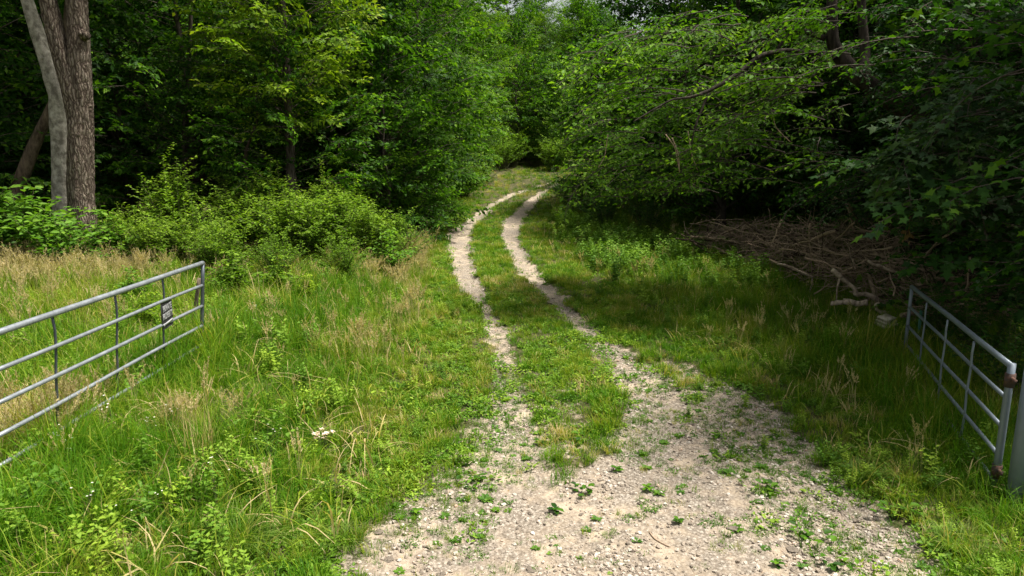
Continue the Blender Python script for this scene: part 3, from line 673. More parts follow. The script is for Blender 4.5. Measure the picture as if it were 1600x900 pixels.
def post(name, label, x, y, top, r, mat, cat='post'):
    p = thing(name, label, cat, (x, y, hz(x, y)))
    h = top - hz(x, y); mb = MB(); mb.tube([[0, 0, -.4], [0, 0, h * .5], [0, 0, h - .02]], r, 28); link('shaft', mb.mesh('shaft', mat), p)
    mb = MB(); mb.tube([[0, 0, h - .03], [0, 0, h], [0, 0, h + .016], [0, 0, h + .026]], [r + .006, r + .006, r * .8, r * .35], 28); link('cap', mb.mesh('cap', mat), p)
    return p
post('gate_post', 'thick round blue grey steel post holding the right gate by a rusty hinge', 4.94, 6.19, CAM_H - .300 * 6.2, .082, M['gate_blue'])
post('gate_post', 'round grey steel post at the left edge holding the left gate', -4.62, 5.3, zL + .1, .085, M['galv'])
# green T post and leaning wooden post
p = at(1441, 486, 10.9); gx, gy = p[0], p[1]; tp = thing('fence_post', 'slim green metal fence post standing behind the free end of the right gate', 'fence post', (gx, gy, hz(gx, gy)))
h = p[2] - hz(gx, gy); mb = MB(); mb.box([0, 0, h / 2 - .1], [.045, .008, h + .2]); mb.box([0, .02, h / 2 - .1], [.008, .032, h + .2])
for k in range(int(h / .06)): mb.box([0, -.007, .05 + k * .06], [.018, .008, .018])
link('shaft', mb.mesh('shaft', M['tpost_green'], False), tp); tp.rotation_euler = (0, R(4), R(60))
p0 = unproj(297, 520); p1 = at(311, 434, p0[1] - .1)
mb = MB(); rgp = np.random.RandomState(4); s = np.linspace(0, 1, 8)[:, None]; mb.tube(p0 - [0, 0, .2] + (p1 - p0 + [0, 0, .2]) * s + rgp.normal(0, .008, (8, 3)), np.linspace(.04, .028, 8), 9)
tag(link('wooden_stake', mb.mesh('wooden_stake', M['old_wood'])), 'weathered wooden stake leaning just behind the free end of the left gate', 'stake')

# the sign on the left gate
t0 = 3.10; sg = thing('warning_sign', 'small black metal sign with white PRIVATE PROPERTY lettering hung on the left gate', 'sign', (0, 0, 0))
sg.parent = None
Wd, Hd = .27, .36
sx, sy = -4.60 + .02 * t0 / LL, 5.5 + t0
sg.location = (sx + .055, sy + Wd / 2, zL - .33 - Hd); sg.rotation_euler = (R(4), R(-6), R(90))
mb = MB()
n = 9; gxx, gzz = np.meshgrid(np.linspace(-Wd / 2, Wd / 2, n), np.linspace(0, Hd, n)); dent = .004 * np.sin(gxx * 30) * np.cos(gzz * 21)
Vf = np.stack([gxx.ravel(), dent.ravel() - .0015, gzz.ravel()], 1); Vb = Vf + [0, .003, 0]
i = (np.arange(n - 1)[:, None] * n + np.arange(n - 1)).ravel(); q = np.stack([i, i + 1, i + 1 + n, i + n], 1)
mb.add(Vf, [q]); mb.add(Vb, [q[:, ::-1]])
mb.box([0, 0, -.004], [Wd, .008, .008]); mb.box([0, 0, Hd + .004], [Wd, .008, .008]); mb.box([-Wd / 2 - .004, 0, Hd / 2], [.008, .008, Hd]); mb.box([Wd / 2 + .004, 0, Hd / 2], [.008, .008, Hd])
link('plate', mb.mesh('plate', M['sign_black'], False), sg)
def word(txt, zc, size, wid):
    c = bpy.data.curves.new('word', 'FONT'); c.body = txt; c.align_x = 'CENTER'; c.align_y = 'CENTER'; c.size = size; c.extrude = .0012; c.offset = size * .02
    t = bpy.data.objects.new('tmp', c); COL.objects.link(t); bpy.context.view_layer.update()
    me = bpy.data.meshes.new_from_object(t); bpy.data.objects.remove(t)
    co = np.zeros(len(me.vertices) * 3, dtype=np.float32); me.vertices.foreach_get('co', co); co = co.reshape(-1, 3)
    co[:, 0] *= wid / (co[:, 0].max() - co[:, 0].min()); me.vertices.foreach_set('co', co.ravel())
    me.materials.clear(); me.materials.append(M['sign_white'])
    o = link('lettering', me, sg, (0, -.010, zc), (R(90), 0, 0)); return o
word('PRIVATE', .27, .115, .225); word('PROPERTY', .165, .115, .25)
mb = MB(); mb.box([.02, -.009, .062], [.20, .004, .034], (0, R(-3), 0)); mb.box([-.103, -.009, .055], [.028, .004, .045]); link('lower_band', mb.mesh('lower_band', M['sign_white'], False), sg)
for xx in (-Wd / 2 + .02, Wd / 2 - .02): mb = MB(); mb.tube([[xx, -.006, Hd - .01], [xx, -.012, Hd + .03], [xx + .006, .02, Hd + .05], [xx, .025, Hd + .0]], .003, 5, False); link('wire', mb.mesh('wire', M['rust']), sg)

# ------------------------------------------------------------------ trees: shared crown and trunk meshes, one set per kind
def dome(p=.5, lo=.55): return lambda q: (lo + (1 - lo) * math.sin(min(1, max(0, q) / .45) * math.pi / 2)) * math.sqrt(max(.04, 1 - max(0, (q - .35) / .7) ** 2))
KIND = {}
def kind(name, mat, seed, H, z0, z1, rr, nb, **k):
    lo = k.pop('lo', .75); bmat = k.pop('bark', 'bark'); d = dome(lo=lo)
    tr, lg, tw = make_tree(seed, H, z0, z1, lambda q: rr * d(q), nb, **k)
    KIND[name] = (tr.mesh(name + '_trunk', M[bmat]), crown_mesh(name + '_crown', lg, tw, [M[mat], M[bmat]]), H)
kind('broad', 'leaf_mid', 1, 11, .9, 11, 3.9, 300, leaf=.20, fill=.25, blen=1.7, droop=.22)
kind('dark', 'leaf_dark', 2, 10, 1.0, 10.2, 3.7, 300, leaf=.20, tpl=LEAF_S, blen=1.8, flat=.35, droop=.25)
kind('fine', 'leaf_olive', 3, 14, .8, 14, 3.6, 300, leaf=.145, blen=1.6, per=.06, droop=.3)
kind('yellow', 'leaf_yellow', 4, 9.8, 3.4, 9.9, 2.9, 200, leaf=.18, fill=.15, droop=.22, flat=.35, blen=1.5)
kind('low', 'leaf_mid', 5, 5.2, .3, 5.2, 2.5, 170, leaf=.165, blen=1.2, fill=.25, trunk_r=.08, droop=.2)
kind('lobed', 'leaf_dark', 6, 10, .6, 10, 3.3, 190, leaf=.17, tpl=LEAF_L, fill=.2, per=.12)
def tree(kd, px, Y, label, rz=0., sc=1., group='trees along the forest edge', cat='tree', x=None, name=None, sz=None, mat=None):
    if x is None: x = at(px, 300, Y)[0]
    t = thing(name or 'forest_tree', label, cat, (x, Y, hz(x, Y)), rz, group, 1.); t.scale = (sc, sc, sz or sc)
    link('trunk', KIND[kd][0], t); c = link('crown', KIND[kd][1], t)
    if mat:
        c.material_slots[0].link = 'OBJECT'; c.material_slots[0].material = M[mat]
    return t
TREES = [
 # left side, near to far
 ('dark', -60, 19, 1.0, .3, 'dark leafed tree filling the top left corner behind the leaning trunk'),
 ('broad', 60, 24, 1.0, 1.1, 'mid green tree seen in the gap behind the pale grey trunk'),
 ('dark', 205, 23, 1.05, 2.1, 'dark tree just right of the rough forked trunk'),
 ('broad', 300, 22, .95, 4.0, 'dark green tree rising behind the isolated leafy shrub'),
 ('yellow', 452, 19.4, .98, .9, 'yellow green tree with bright layered sprays above the left thicket'),
 ('low', 468, 19.6, .95, 3.9, 'low shaded tree under the yellow green one'),
 ('dark', 500, 24.5, 1.0, 5.2, 'dark green tree directly right of the yellow green tree'),
 ('broad', 600, 23.5, 1.0, 2.7, 'dense green tree with layered boughs reaching toward the track'),
 ('low', 655, 25.5, 1.15, 1.9, 'small dense tree at the foot of the left forest edge by the track'),
 ('fine', 655, 31, 1.0, .5, 'tall fine leaved olive green tree left of the far track'),
 ('fine', 712, 38, .85, 2.2, 'tall olive green tree closest to the strip of sky at top centre'),
 ('low', 672, 34, 1.3, .2, 'rounded bushy tree overhanging the left side of the far track'),
 ('low', 722, 40, 1.1, 4.4, 'bright rounded bushy tree where the track bends out of sight'),
 ('yellow', 783, 56, .95, 1.2, 'bright tree closing the view below the strip of sky'),
 ('fine', 850, 55, .74, 3.3, 'far green tree right of the strip of sky'),
 ('broad', 905, 57, 1.0, 5.0, 'far green tree above the spot where the track disappears'),
 ('low', 812, 48.5, 1.5, 2.6, 'bright low tree standing square across the end of the lane'),
 ('low', 872, 48, 1.1, .6, 'bright low tree right behind the vanishing track'),
 ('low', 612, 21.8, 1.0, 3.0, 'dense low tree dipping its boughs toward the right tip of the thicket'),
 ('low', 545, 22.6, 1.05, 5.0, 'dense low tree standing directly behind the thicket'),
 # right side, far to near
 ('low', 1000, 37, 1.4, .7, 'low green tree on the outside of the bend on the right'),
 ('low', 958, 30, 1.15, 2.4, 'low spreading tree touching the right wheel track at the bend'),
 ('dark', 1040, 29, 1.1, 4.8, 'dark green tree behind the long bare limb on the right'),
 ('broad', 1130, 23.5, 1.0, 1.4, 'green tree whose drooping twigs hang above the left end of the brush pile'),
 ('dark', 1290, 22, 1.1, 3.7, 'dark tree standing behind the middle of the brush pile'),
 ('broad', 1420, 20, 1.1, .2, 'dark tree standing behind the right end of the brush pile'),
 ('dark', 1640, 17, 1.1, 5.5, 'dark tree in the top right corner behind the lobed leaves'),
]
for k, (kd, px, Y, sc, rz, lab) in enumerate(TREES): tree(kd, px, Y, lab, rz, sc)
# lobed leaf trees at the right edge
tree('lobed', 1650, 12.5, 'near tree with large lobed dark leaves hanging over the right gate', .8, .95)
tree('lobed', 1800, 8.8, 'nearest lobed leaf tree leaning in from beyond the right edge', 2.9, .9)

# deep woodland behind the first row: one mass
def wood_mesh(kd, name):
    a, b, H = KIND[kd]
    def arr(me):
        v = np.zeros(len(me.vertices) * 3, dtype=np.float32); me.vertices.foreach_get('co', v)
        return v.reshape(-1, 3)
    return a, b
coll_pts = {k: [] for k in KIND}
rg = np.random.RandomState(21)
for gx in np.arange(-75, 80, 4.6):
    for gy in np.arange(8, 105, 4.6):
        x = gx + rg.uniform(-1.6, 1.6); y = gy + rg.uniform(-1.6, 1.6); s = x - float(cx(y))
        if s < 0:
            if s > -11 - max(0, (24 - y) * .55) and y < 32: continue
            if s > -7.5: continue
        else:
            if s < 7.5 + max(0, (26 - y) * .36) + (5.5 if 32 < y < 60 else 0): continue
        if y > 46 and abs(s) < 5 and y < 52: continue
        if min(math.hypot(x - (at(px, 300, Y)[0]), y - Y) for _, px, Y, *_ in TREES) < 2.6: continue
        if abs(x) > .95 * y + 14: continue
        coll_pts[rg.choice(['broad', 'dark', 'dark', 'fine', 'low', 'broad'])].append((x, y))
for gx in np.arange(-20, 60, 4.2):       # close the far end of the lane
    for gy in (56, 60, 65, 70, 76): coll_pts['low' if abs(gx + 1) < 4 else rg.choice(['broad', 'dark', 'low'])].append((gx + rg.uniform(-1.5, 1.5), gy + rg.uniform(-1, 1)))
parts = []; P = []; idx = []; rot = []; scl = []; 
protos = []
for kd, pts in coll_pts.items():
    if not pts: continue
    k0 = len(protos); protos += [KIND[kd][0], KIND[kd][1]]
    for x, y in pts:
        s = rg.uniform(.85, 1.15); r = rg.rand() * 6.28; z = hz(x, y)
        for j in (0, 1): P.append((x, y, z)); idx.append(k0 + j); rot.append((0, 0, r)); scl.append(s)
scatter('woodland', protos, np.array(P), np.array(rot), np.array(scl), np.zeros(len(P)), np.array(idx), label='deep shaded woodland reading as one mass behind the trees at its edge', cat='woodland')
print('woodland trees', len(P) // 2)

# ------------------------------------------------------------------ individual trunks on the left
def gnarl(seed, amp=.06, ridges=11):
    rg = np.random.RandomState(seed); ph = rg.rand(12) * 6
    def f(a, z, n, k):
        A, Z = np.meshgrid(a, z)
        ax_ = np.cos(A); ay = np.sin(A)
        r = 1 + amp * 1.6 * (fbm(ax_ * 1.3 + 5, Z * .9 + ay * 1.3 + seed, 1., 3) - .5) * 2
        rid = np.abs(vnoise(A * ridges / 2 + 1.2 * fbm(Z * 2 + seed, A, 1.5, 2) * 2 + 40, Z * 3.6 + ph[0]) - .5) * 2
        rid2 = np.abs(vnoise(A * ridges + 80, Z * 9 + ph[1]) - .5) * 2
        return r * (1 + amp * .9 * rid + amp * .45 * rid2)
    return f
def sweep(pts, n):
    pts = np.asarray(pts, float); t = np.linspace(0, 1, len(pts)); q = np.linspace(0, 1, n)
    # catmull-like smoothing
    out = np.stack([np.interp(q, t, pts[:, i]) for i in range(pts.shape[1])], 1)
    for _ in range(max(1, n // len(pts) // 2)):
        out[1:-1] = (out[:-2] + 2 * out[1:-1] + out[2:]) / 4
    return out
YT = 16.8
def px_path(pts, Y, k=1.): return np.array([[*at(px, py, Y + dy), k * r * (Y + dy) / FPX * .5] for px, py, dy, r in pts])
tA = thing('forked_tree', 'rough brown barked tree forking into two stems at the left', 'tree', (0, 0, 0))
base = at(130, 345, YT); tA.location = (base[0], YT, hz(base[0], YT)); off = np.array(tA.location)
s1 = px_path([(131, 395, 0, 58), (130, 350, 0, 48), (127, 290, 0, 43), (126, 200, 0, 40), (124, 140, 0, 42), (124, 90, 0, 38), (121, 30, 0, 34), (116, -60, 0, 32), (112, -200, 0, 28), (120, -420, 0, 20), (130, -620, 0, 8)], YT, .78)
s2 = px_path([(126, 215, 0, 30), (112, 140, -.05, 34), (94, 80, -.1, 31), (80, 20, -.1, 29), (64, -50, -.2, 27), (40, -200, -.5, 20), (20, -380, -.5, 10)], YT, .78)
for sp, sd_, nm in ((s1, 1, 'trunk'), (s2, 2, 'limb')):
    mb = MB(); q = sweep(sp, 150); mb.tube(q[:, :3] - off, q[:, 3], 56, True, disp=gnarl(sd_, .11, 15)); link(nm, mb.mesh(nm, M['bark_brown']), tA)
for (px, py, r) in ((122, 208, 5), (128, 50, 5)):      # knots
    mb = MB(); c = at(px, py, YT - .20) - off; mb.tube([c + [0, .12, -.08], c + [0, .0, -.01], c + [0, -.05, .0], c + [0, -.03, 0]], [.12, .07, .045, .01], 14, disp=gnarl(5, .25, 5)); link('knot', mb.mesh('knot', M['bark_brown']), tA)
tB = thing('pale_tree', 'smooth pale grey slender tree leaning left beside the rough forked trunk', 'tree', (0, 0, 0))
base = at(98, 330, YT + .4); tB.location = (base[0], YT + .4, hz(base[0], YT + .4)); off = np.array(tB.location)
s1 = px_path([(99, 400, 0, 34), (97, 300, 0, 25), (95, 240, 0, 24), (91, 190, 0, 23), (91, 150, 0, 24), (84, 130, 0, 23), (72, 90, 0, 20), (57, 45, 0, 19), (44, 5, 0, 18), (20, -60, 0, 17), (-10, -200, 0, 14), (-20, -400, 0, 8)], YT + .4, .95)
q = sweep(s1, 120); mb = MB(); mb.tube(q[:, :3] - off, q[:, 3], 36, True, disp=gnarl(7, .10, 3)); link('trunk', mb.mesh('pale_trunk', M['bark_grey']), tB)
for (px, py) in ((66, 90), (95, 252), (90, 165)):
    mb = MB(); c = at(px, py, YT + .27) - off; mb.tube([c + [0, .1, -.03], c, c + [0, -.03, .0], c + [0, -.02, 0]], [.09, .05, .03, .01], 12, disp=gnarl(6, .25, 5)); link('knot', mb.mesh('knot', M['bark_grey']), tB)
tC = thing('leaning_tree', 'thin brown trunk leaning to the right behind the pale grey tree', 'tree', (0, 0, 0))
Yc = 18.; base = at(30, 300, Yc); tC.location = (base[0], Yc, hz(base[0], Yc)); off = np.array(tC.location)
q = sweep(px_path([(14, 330, 0, 20), (36, 272, 0, 19), (52, 230, 0, 17), (68, 195, 0, 15), (88, 150, 0, 13), (100, 90, 0, 12), (106, 20, 0, 10), (110, -90, 0, 5)], Yc), 60); mb = MB(); mb.tube(q[:, :3] - off, q[:, 3], 20, True, disp=gnarl(9, .05, 5)); link('trunk', mb.mesh('leaning_trunk', M['bark_lean']), tC)
# crowns of those three, above the frame
def top_crown(par, zc, rad, seed, mat, cxy=(0, 0), nb=70, leaf=.14, H=None, x0=0., dz=3.):
    tr, lg, tw = make_tree(seed, dz + 1, 0, dz, lambda q: rad * dome()(q), nb, leaf=leaf, fill=.2)
    V_, F_, T_ = lg; V_ = V_ + [cxy[0], cxy[1], zc]; tw.V = [v + [cxy[0], cxy[1], zc] for v in tw.V]
    link('crown', crown_mesh('crown', (V_, F_, T_), tw, [M[mat], M['bark']]), par)
top_crown(tA, 7.6, 3.2, 31, 'leaf_mid', (.1, .2), 80); top_crown(tB, 6.6, 2.2, 32, 'leaf_dark', (-1.6, .4), 45); top_crown(tC, 6.8, 1.8, 33, 'leaf_dark', (1.4, .5), 36)
# crooked sapling
tD = thing('crooked_sapling', 'small crooked sapling stem carrying bright sprays in the dark gap of the left forest', 'sapling', (0, 0, 0))
Yd = 19.5; base = at(386, 300, Yd); tD.location = (base[0], Yd, hz(base[0], Yd)); off = np.array(tD.location)
q = sweep(px_path([(384, 330, 0, 5), (383, 262, 0, 5), (384, 236, 0, 5), (392, 214, 0, 4.5), (402, 190, 0, 4), (399, 160, 0, 4), (404, 130, 0, 3)], Yd), 40); mb = MB(); mb.tube(q[:, :3] - off, q[:, 3], 8); link('trunk', mb.mesh('sapling_trunk', M['bark_lean']), tD)
def sprays(par, off, lst, mat, seed, leaf=.11, tpl=LEAF_S, name='crown', bark='bark', flat=.35, droop=.3, nside=10):
    """lst: (tip px, tip py, Y, length, yaw, pitch)"""
    rg = np.random.RandomState(seed); L = Leaves(); tw = MB()
    pr = [bough(rg, 1.6, leaf, droop, nside, leaf * .48, flat) for _ in range(3)]
    for (px, py, Yy, ln, yaw, pit) in lst:
        Mx = rotm(yaw, pit, rg.normal(0, .2)); sc = ln / 1.6
        tip = at(px, py, Yy) - off; loc = tip - Mx @ np.array([ln * .85, 0, -.1 * ln])
        lf, t_ = xf(*pr[rg.randint(3)], Mx, loc, sc, 1., rg.normal(0, .15)); L.add(*lf)
        for p, r in t_: tw.tube(p, np.linspace(r, r * .3, len(p)), 4, False)
    link(name, crown_mesh(name, leaf_geo(*L.cat(), tpl), tw, [M[mat], M[bark]]), par)
sprays(tD, off, [(372, 175, Yd, 1.2, 3.1, .3), (420, 160, Yd, 1.2, .1, .4), (385, 140, Yd - .3, 1., 3.5, .5), (425, 185, Yd - .2, 1., -.3, .1), (375, 150, Yd, 1., 2.6, .5)], 'leaf_yellow', 5, .12)

# bright layered sprays reaching out of the left forest edge (lower limbs of their trees)
def limb_tree(name, label, px, Y, path, spr, mat, seed, leaf=.12, tpl=LEAF_S, bark='bark', group=None, flat=.35, droop=.3, nside=10, k=10):
    t = thing(name, label, 'tree', (0, 0, 0), group=group); b = at(px, 300, Y); t.location = (b[0], Y, hz(b[0], Y)); off = np.array(t.location)
    for i_, pts in enumerate(path):
        mb = MB(); q = sweep(px_path(pts, Y), max(20, len(pts) * 7)); mb.tube(q[:, :3] - off, q[:, 3], k, True, disp=gnarl(seed, .06, 4) if k > 12 else None)
        link('limb' if i_ else 'trunk', mb.mesh('limb' if i_ else 'trunk', M[bark]), t)
    sprays(t, off, spr, mat, seed, leaf, tpl, flat=flat, droop=droop, nside=nside); return t
rs = random.Random(8)
spr = [(rs.uniform(250, 345), rs.uniform(60, 260), 20 + rs.uniform(-.8, 1.2), rs.uniform(1.1, 1.9), rs.uniform(3.6, 6.0), rs.uniform(-.1, .4)) for _ in range(26)]
limb_tree('maple_sapling', 'slender green tree with open sprays left of the crooked sapling', 290, 21, [[(292, 330, 0, 9), (288, 200, 0, 7), (296, 100, 0, 6), (300, -40, 0, 5), (310, -200, 0, 3)]], spr, 'leaf_mid', 41, .13)
spr = [(rs.uniform(430, 560), rs.uniform(180, 262), 20.5 + rs.uniform(-1.0, 1.), rs.uniform(1.2, 2.0), rs.uniform(3.9, 6.1), rs.uniform(-.1, .3)) for _ in range(30)]
limb_tree('understory_tree', 'understory tree with flat shaded sprays low behind the thicket', 500, 22, [[(500, 330, 0, 9), (505, 240, 0, 7), (495, 150, 0, 6), (500, 60, 0, 4)]], spr, 'leaf_mid', 42, .13)

# ------------------------------------------------------------------ right side: the big leaning tree and its long limb
Yr = 13.5
spr = []
rs = random.Random(5)
for _ in range(185):
    px = rs.uniform(880, 1150) if rs.random() < .75 else rs.uniform(1150, 1270); top = 20 + (1260 - px) * .1; bot = 235 + (1260 - px) * .12
    py = rs.uniform(top, min(320, bot + 40)); spr.append((px, py, Yr + .6 + rs.uniform(-1.8, 1.6) + (1100 - px) * .004, rs.uniform(1.1, 1.9), rs.uniform(2.5, 4.4), rs.uniform(-.35, .3)))
big = limb_tree('overhanging_tree', 'big dark leaning tree with a long pale limb reaching over the right verge', 1500, Yr,
  [[(1545, 480, .8, 46), (1525, 380, .7, 40), (1480, 260, .5, 36), (1430, 180, .3, 32), (1375, 145, .1, 27), (1330, 110, 0, 24), (1300, 70, 0, 18), (1300, -20, 0, 14), (1310, -150, 0, 16), (1320, -300, 0, 9)],
   [(1312, 90, 0, 9), (1275, 84, -.3, 8), (1225, 78, -.5, 7), (1188, 86, -.7, 7), (1150, 118, -.8, 7), (1108, 142, -.9, 6), (1080, 152, -1., 4), (1050, 155, -1., 3), (1020, 172, -1.1, 3), (990, 190, -1.2, 2)],
   [(1290, 60, 0, 9), (1230, 40, .3, 7), (1190, 62, .5, 6), (1150, 70, .5, 5), (1100, 100, .6, 4), (1050, 130, .6, 2)],
   [(1350, 128, 0, 18), (1352, 80, .3, 14), (1345, 0, .4, 12), (1350, -120, .4, 7)],
   [(1430, 180, .3, 24), (1470, 100, .5, 20), (1530, 40, .7, 16), (1500, 20, .8, 10), (1440, -40, .8, 6)],
   [(1190, 84, -.5, 5), (1182, 130, -.5, 3), (1186, 150, -.5, 2)], [(1108, 142, -.6, 4), (1085, 200, -.7, 3), (1078, 240, -.8, 2), (1092, 268, -.8, 1.5)],
   [(1215, 76, -.4, 5), (1240, 40, -.4, 4), (1300, 10, -.3, 3), (1305, -30, -.3, 2)]],
  spr, 'leaf_spray', 43, .135, bark='bark_dark', k=14, droop=.36, nside=11)
top_crown(big, 7.2, 2.8, 36, 'leaf_dark', (at(1310, -150, Yr)[0] - big.location.x + 1.6, .8), 34)  # unseen crown above the frame, added to shade the sprays on the right
# drooping dead twigs under it
mb = MB()
for pts in ([(1050, 215, 0, 3), (1060, 240, 0, 3), (1062, 268, 0, 2)], [(1040, 210, 0, 3), (1055, 230, 0, 2.5), (1062, 270, 0, 2)], [(1075, 205, 0, 3), (1080, 240, 0, 3), (1090, 266, 0, 2)], [(1205, 170, 0, 3), (1212, 200, 0, 2.5), (1235, 222, 0, 2)], [(950, 210, .5, 2), (945, 245, .5, 2), (935, 262, .5, 2)], [(1160, 165, 0, 2.5), (1175, 160, 0, 2), (1190, 155, 0, 2)], [(1140, 200, 0, 2), (1138, 220, 0, 2)]):
    q = sweep(px_path(pts, 12.6), 14); mb.tube(q[:, :3] - np.array(big.location), q[:, 3] * .6, 5)
link('dead_twigs', mb.mesh('dead_twigs', M['stick']), big)['kind'] = 'stuff'
# shaded sprays with lobed leaves at the right edge, near the camera
spr = []
for _ in range(70):
    px = rs.uniform(1370, 1640); lo = 130 + max(0, 1480 - px) * .9; py = rs.uniform(lo, 330 if px < 1560 else 430)
    spr.append((px, py, 9.6 + rs.uniform(-1.2, 1.2), rs.uniform(.9, 1.5), rs.uniform(2.4, 4.2), rs.uniform(-.4, .15)))
limb_tree('lobed_leaf_tree', 'tree with big lobed bluish green leaves drooping over the right gate', 1720, 10, [[(1760, 640, 0, 60), (1750, 300, 0, 44), (1700, 60, 0, 36), (1690, -200, 0, 20)], [(1745, 250, 0, 20), (1640, 180, 0, 14), (1540, 170, -.2, 8), (1450, 200, -.3, 4)]], spr, 'leaf_blue', 44, .135, LEAF_L, nside=9, droop=.5)
spr = []
for _ in range(60):
    px = rs.uniform(1330, 1560); py = rs.uniform(5, 190); spr.append((px, py, 12 + rs.uniform(-1.2, 1.5), rs.uniform(1., 1.6), rs.uniform(2.0, 4.5), rs.uniform(-.4, .2)))
    px = rs.uniform(1230, 1500); py = rs.uniform(230, 345); spr.append((px, py, 15.5 + rs.uniform(-1.2, 1.5), rs.uniform(1., 1.6), rs.uniform(2.0, 4.5), rs.uniform(-.4, .2)))
limb_tree('shaded_tree', 'thin shaded tree with loose leafy twigs between the leaning trunk and the brush pile', 1560, 15, [[(1570, 470, 0, 20), (1560, 300, 0, 16), (1530, 100, 0, 12), (1500, -100, 0, 8)]], spr, 'leaf_dark', 45, .12)

# ------------------------------------------------------------------ shrubs
def shrub_geo(seed, H, rad, nst, leaf, tpl=LEAF_S, per=.035, up=1.0, sides=5):
    rg = np.random.RandomState(seed); L = Leaves(); st = MB()
    for k in range(nst):
        a = rg.rand() * 6.28; lean = rg.uniform(.05, 1.) ; h = H * rg.uniform(.6, 1.08) * (1 - .35 * lean * lean)
        s = np.linspace(0, 1, 7); r0 = rg.rand() * .25 * rad
        out = r0 + rad * lean * s ** 1.3
        P = np.stack([np.cos(a) * out, np.sin(a) * out, h * (s - .12 * lean * s ** 3)], 1) + rg.normal(0, .015, (7, 3))
        P[0, 2] -= .1
        st.tube(P, np.linspace(.012, .003, 7) * H / 2, 4, False)
        nsd = int(sides * rg.uniform(.8, 1.4))
        segs = [(P[2:], 1.)]
        for j in range(nsd):
            t = rg.uniform(.25, .95); p0 = np.array([np.interp(t, s, P[:, i]) for i in range(3)])
            y_ = rg.rand() * 6.28; l = rg.uniform(.18, .42) * H * .55
            d = np.array([math.cos(y_), math.sin(y_), rg.uniform(.1, 1.0)]) * l
            segs.append((np.array([p0, p0 + d * .5 + [0, 0, .02], p0 + d + [0, 0, -.05 * l]]), .5))
            if j % 2 == 0: st.tube(segs[-1][0], [.005, .004, .002], 3, False)
        for Q, wgt in segs:
            ln = np.linalg.norm(np.diff(Q, axis=0), axis=1).sum(); n = max(4, int(ln / per)); q = np.linspace(.1, 1, n); tt = np.linspace(0, 1, len(Q))
            B = np.stack([np.interp(q, tt, Q[:, i]) for i in range(3)], 1)
            ang = np.arange(n) * 2.6 + rg.rand() * 6
            L.add(B + rg.normal(0, .012, (n, 3)), np.stack([np.cos(ang), np.sin(ang), rg.uniform(-.3, .6, n)], 1), np.stack([rg.normal(0, .35, n), rg.normal(0, .35, n), np.ones(n)], 1),
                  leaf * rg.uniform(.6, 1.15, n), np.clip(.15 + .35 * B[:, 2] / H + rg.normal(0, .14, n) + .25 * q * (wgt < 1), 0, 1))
    return st, leaf_geo(*L.cat(), tpl)
SH = {}
def shrub_kind(name, mat, tpl=LEAF_S, **k):
    st, (V_, F_, T_) = shrub_geo(tpl=tpl, **k); mb = MB(); mb.add(V_, [F_], T_)
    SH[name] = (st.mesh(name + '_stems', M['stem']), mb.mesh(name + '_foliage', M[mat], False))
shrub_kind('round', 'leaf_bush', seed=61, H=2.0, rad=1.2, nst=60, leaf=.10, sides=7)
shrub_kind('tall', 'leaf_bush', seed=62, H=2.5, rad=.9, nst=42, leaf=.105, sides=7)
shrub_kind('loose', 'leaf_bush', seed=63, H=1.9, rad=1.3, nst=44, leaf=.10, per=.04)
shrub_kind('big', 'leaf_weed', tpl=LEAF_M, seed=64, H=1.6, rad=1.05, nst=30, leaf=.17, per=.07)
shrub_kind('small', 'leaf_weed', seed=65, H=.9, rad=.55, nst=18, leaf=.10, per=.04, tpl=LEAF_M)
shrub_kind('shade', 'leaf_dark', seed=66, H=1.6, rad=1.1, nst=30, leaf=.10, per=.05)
def shrub(kd, px, py, label, sc=1., rz=0., cat='shrub', group='shrubs of the left thicket', name='thicket_shrub', mat=None, Y=None, sz=None):
    if Y is None: p = unproj(px, py)
    else: p = at(px, 300, Y)
    x, y = p[0], p[1]
    t = thing(name, label, cat, (x, y, hz(x, y)), rz, group); t.scale = (sc, sc, sz or sc)
    link('stems', SH[kd][0], t); c = link('foliage', SH[kd][1], t)
    if mat: c.material_slots[0].link = 'OBJECT'; c.material_slots[0].material = M[mat]
    return t
T_ = 'shrubs of the left thicket'
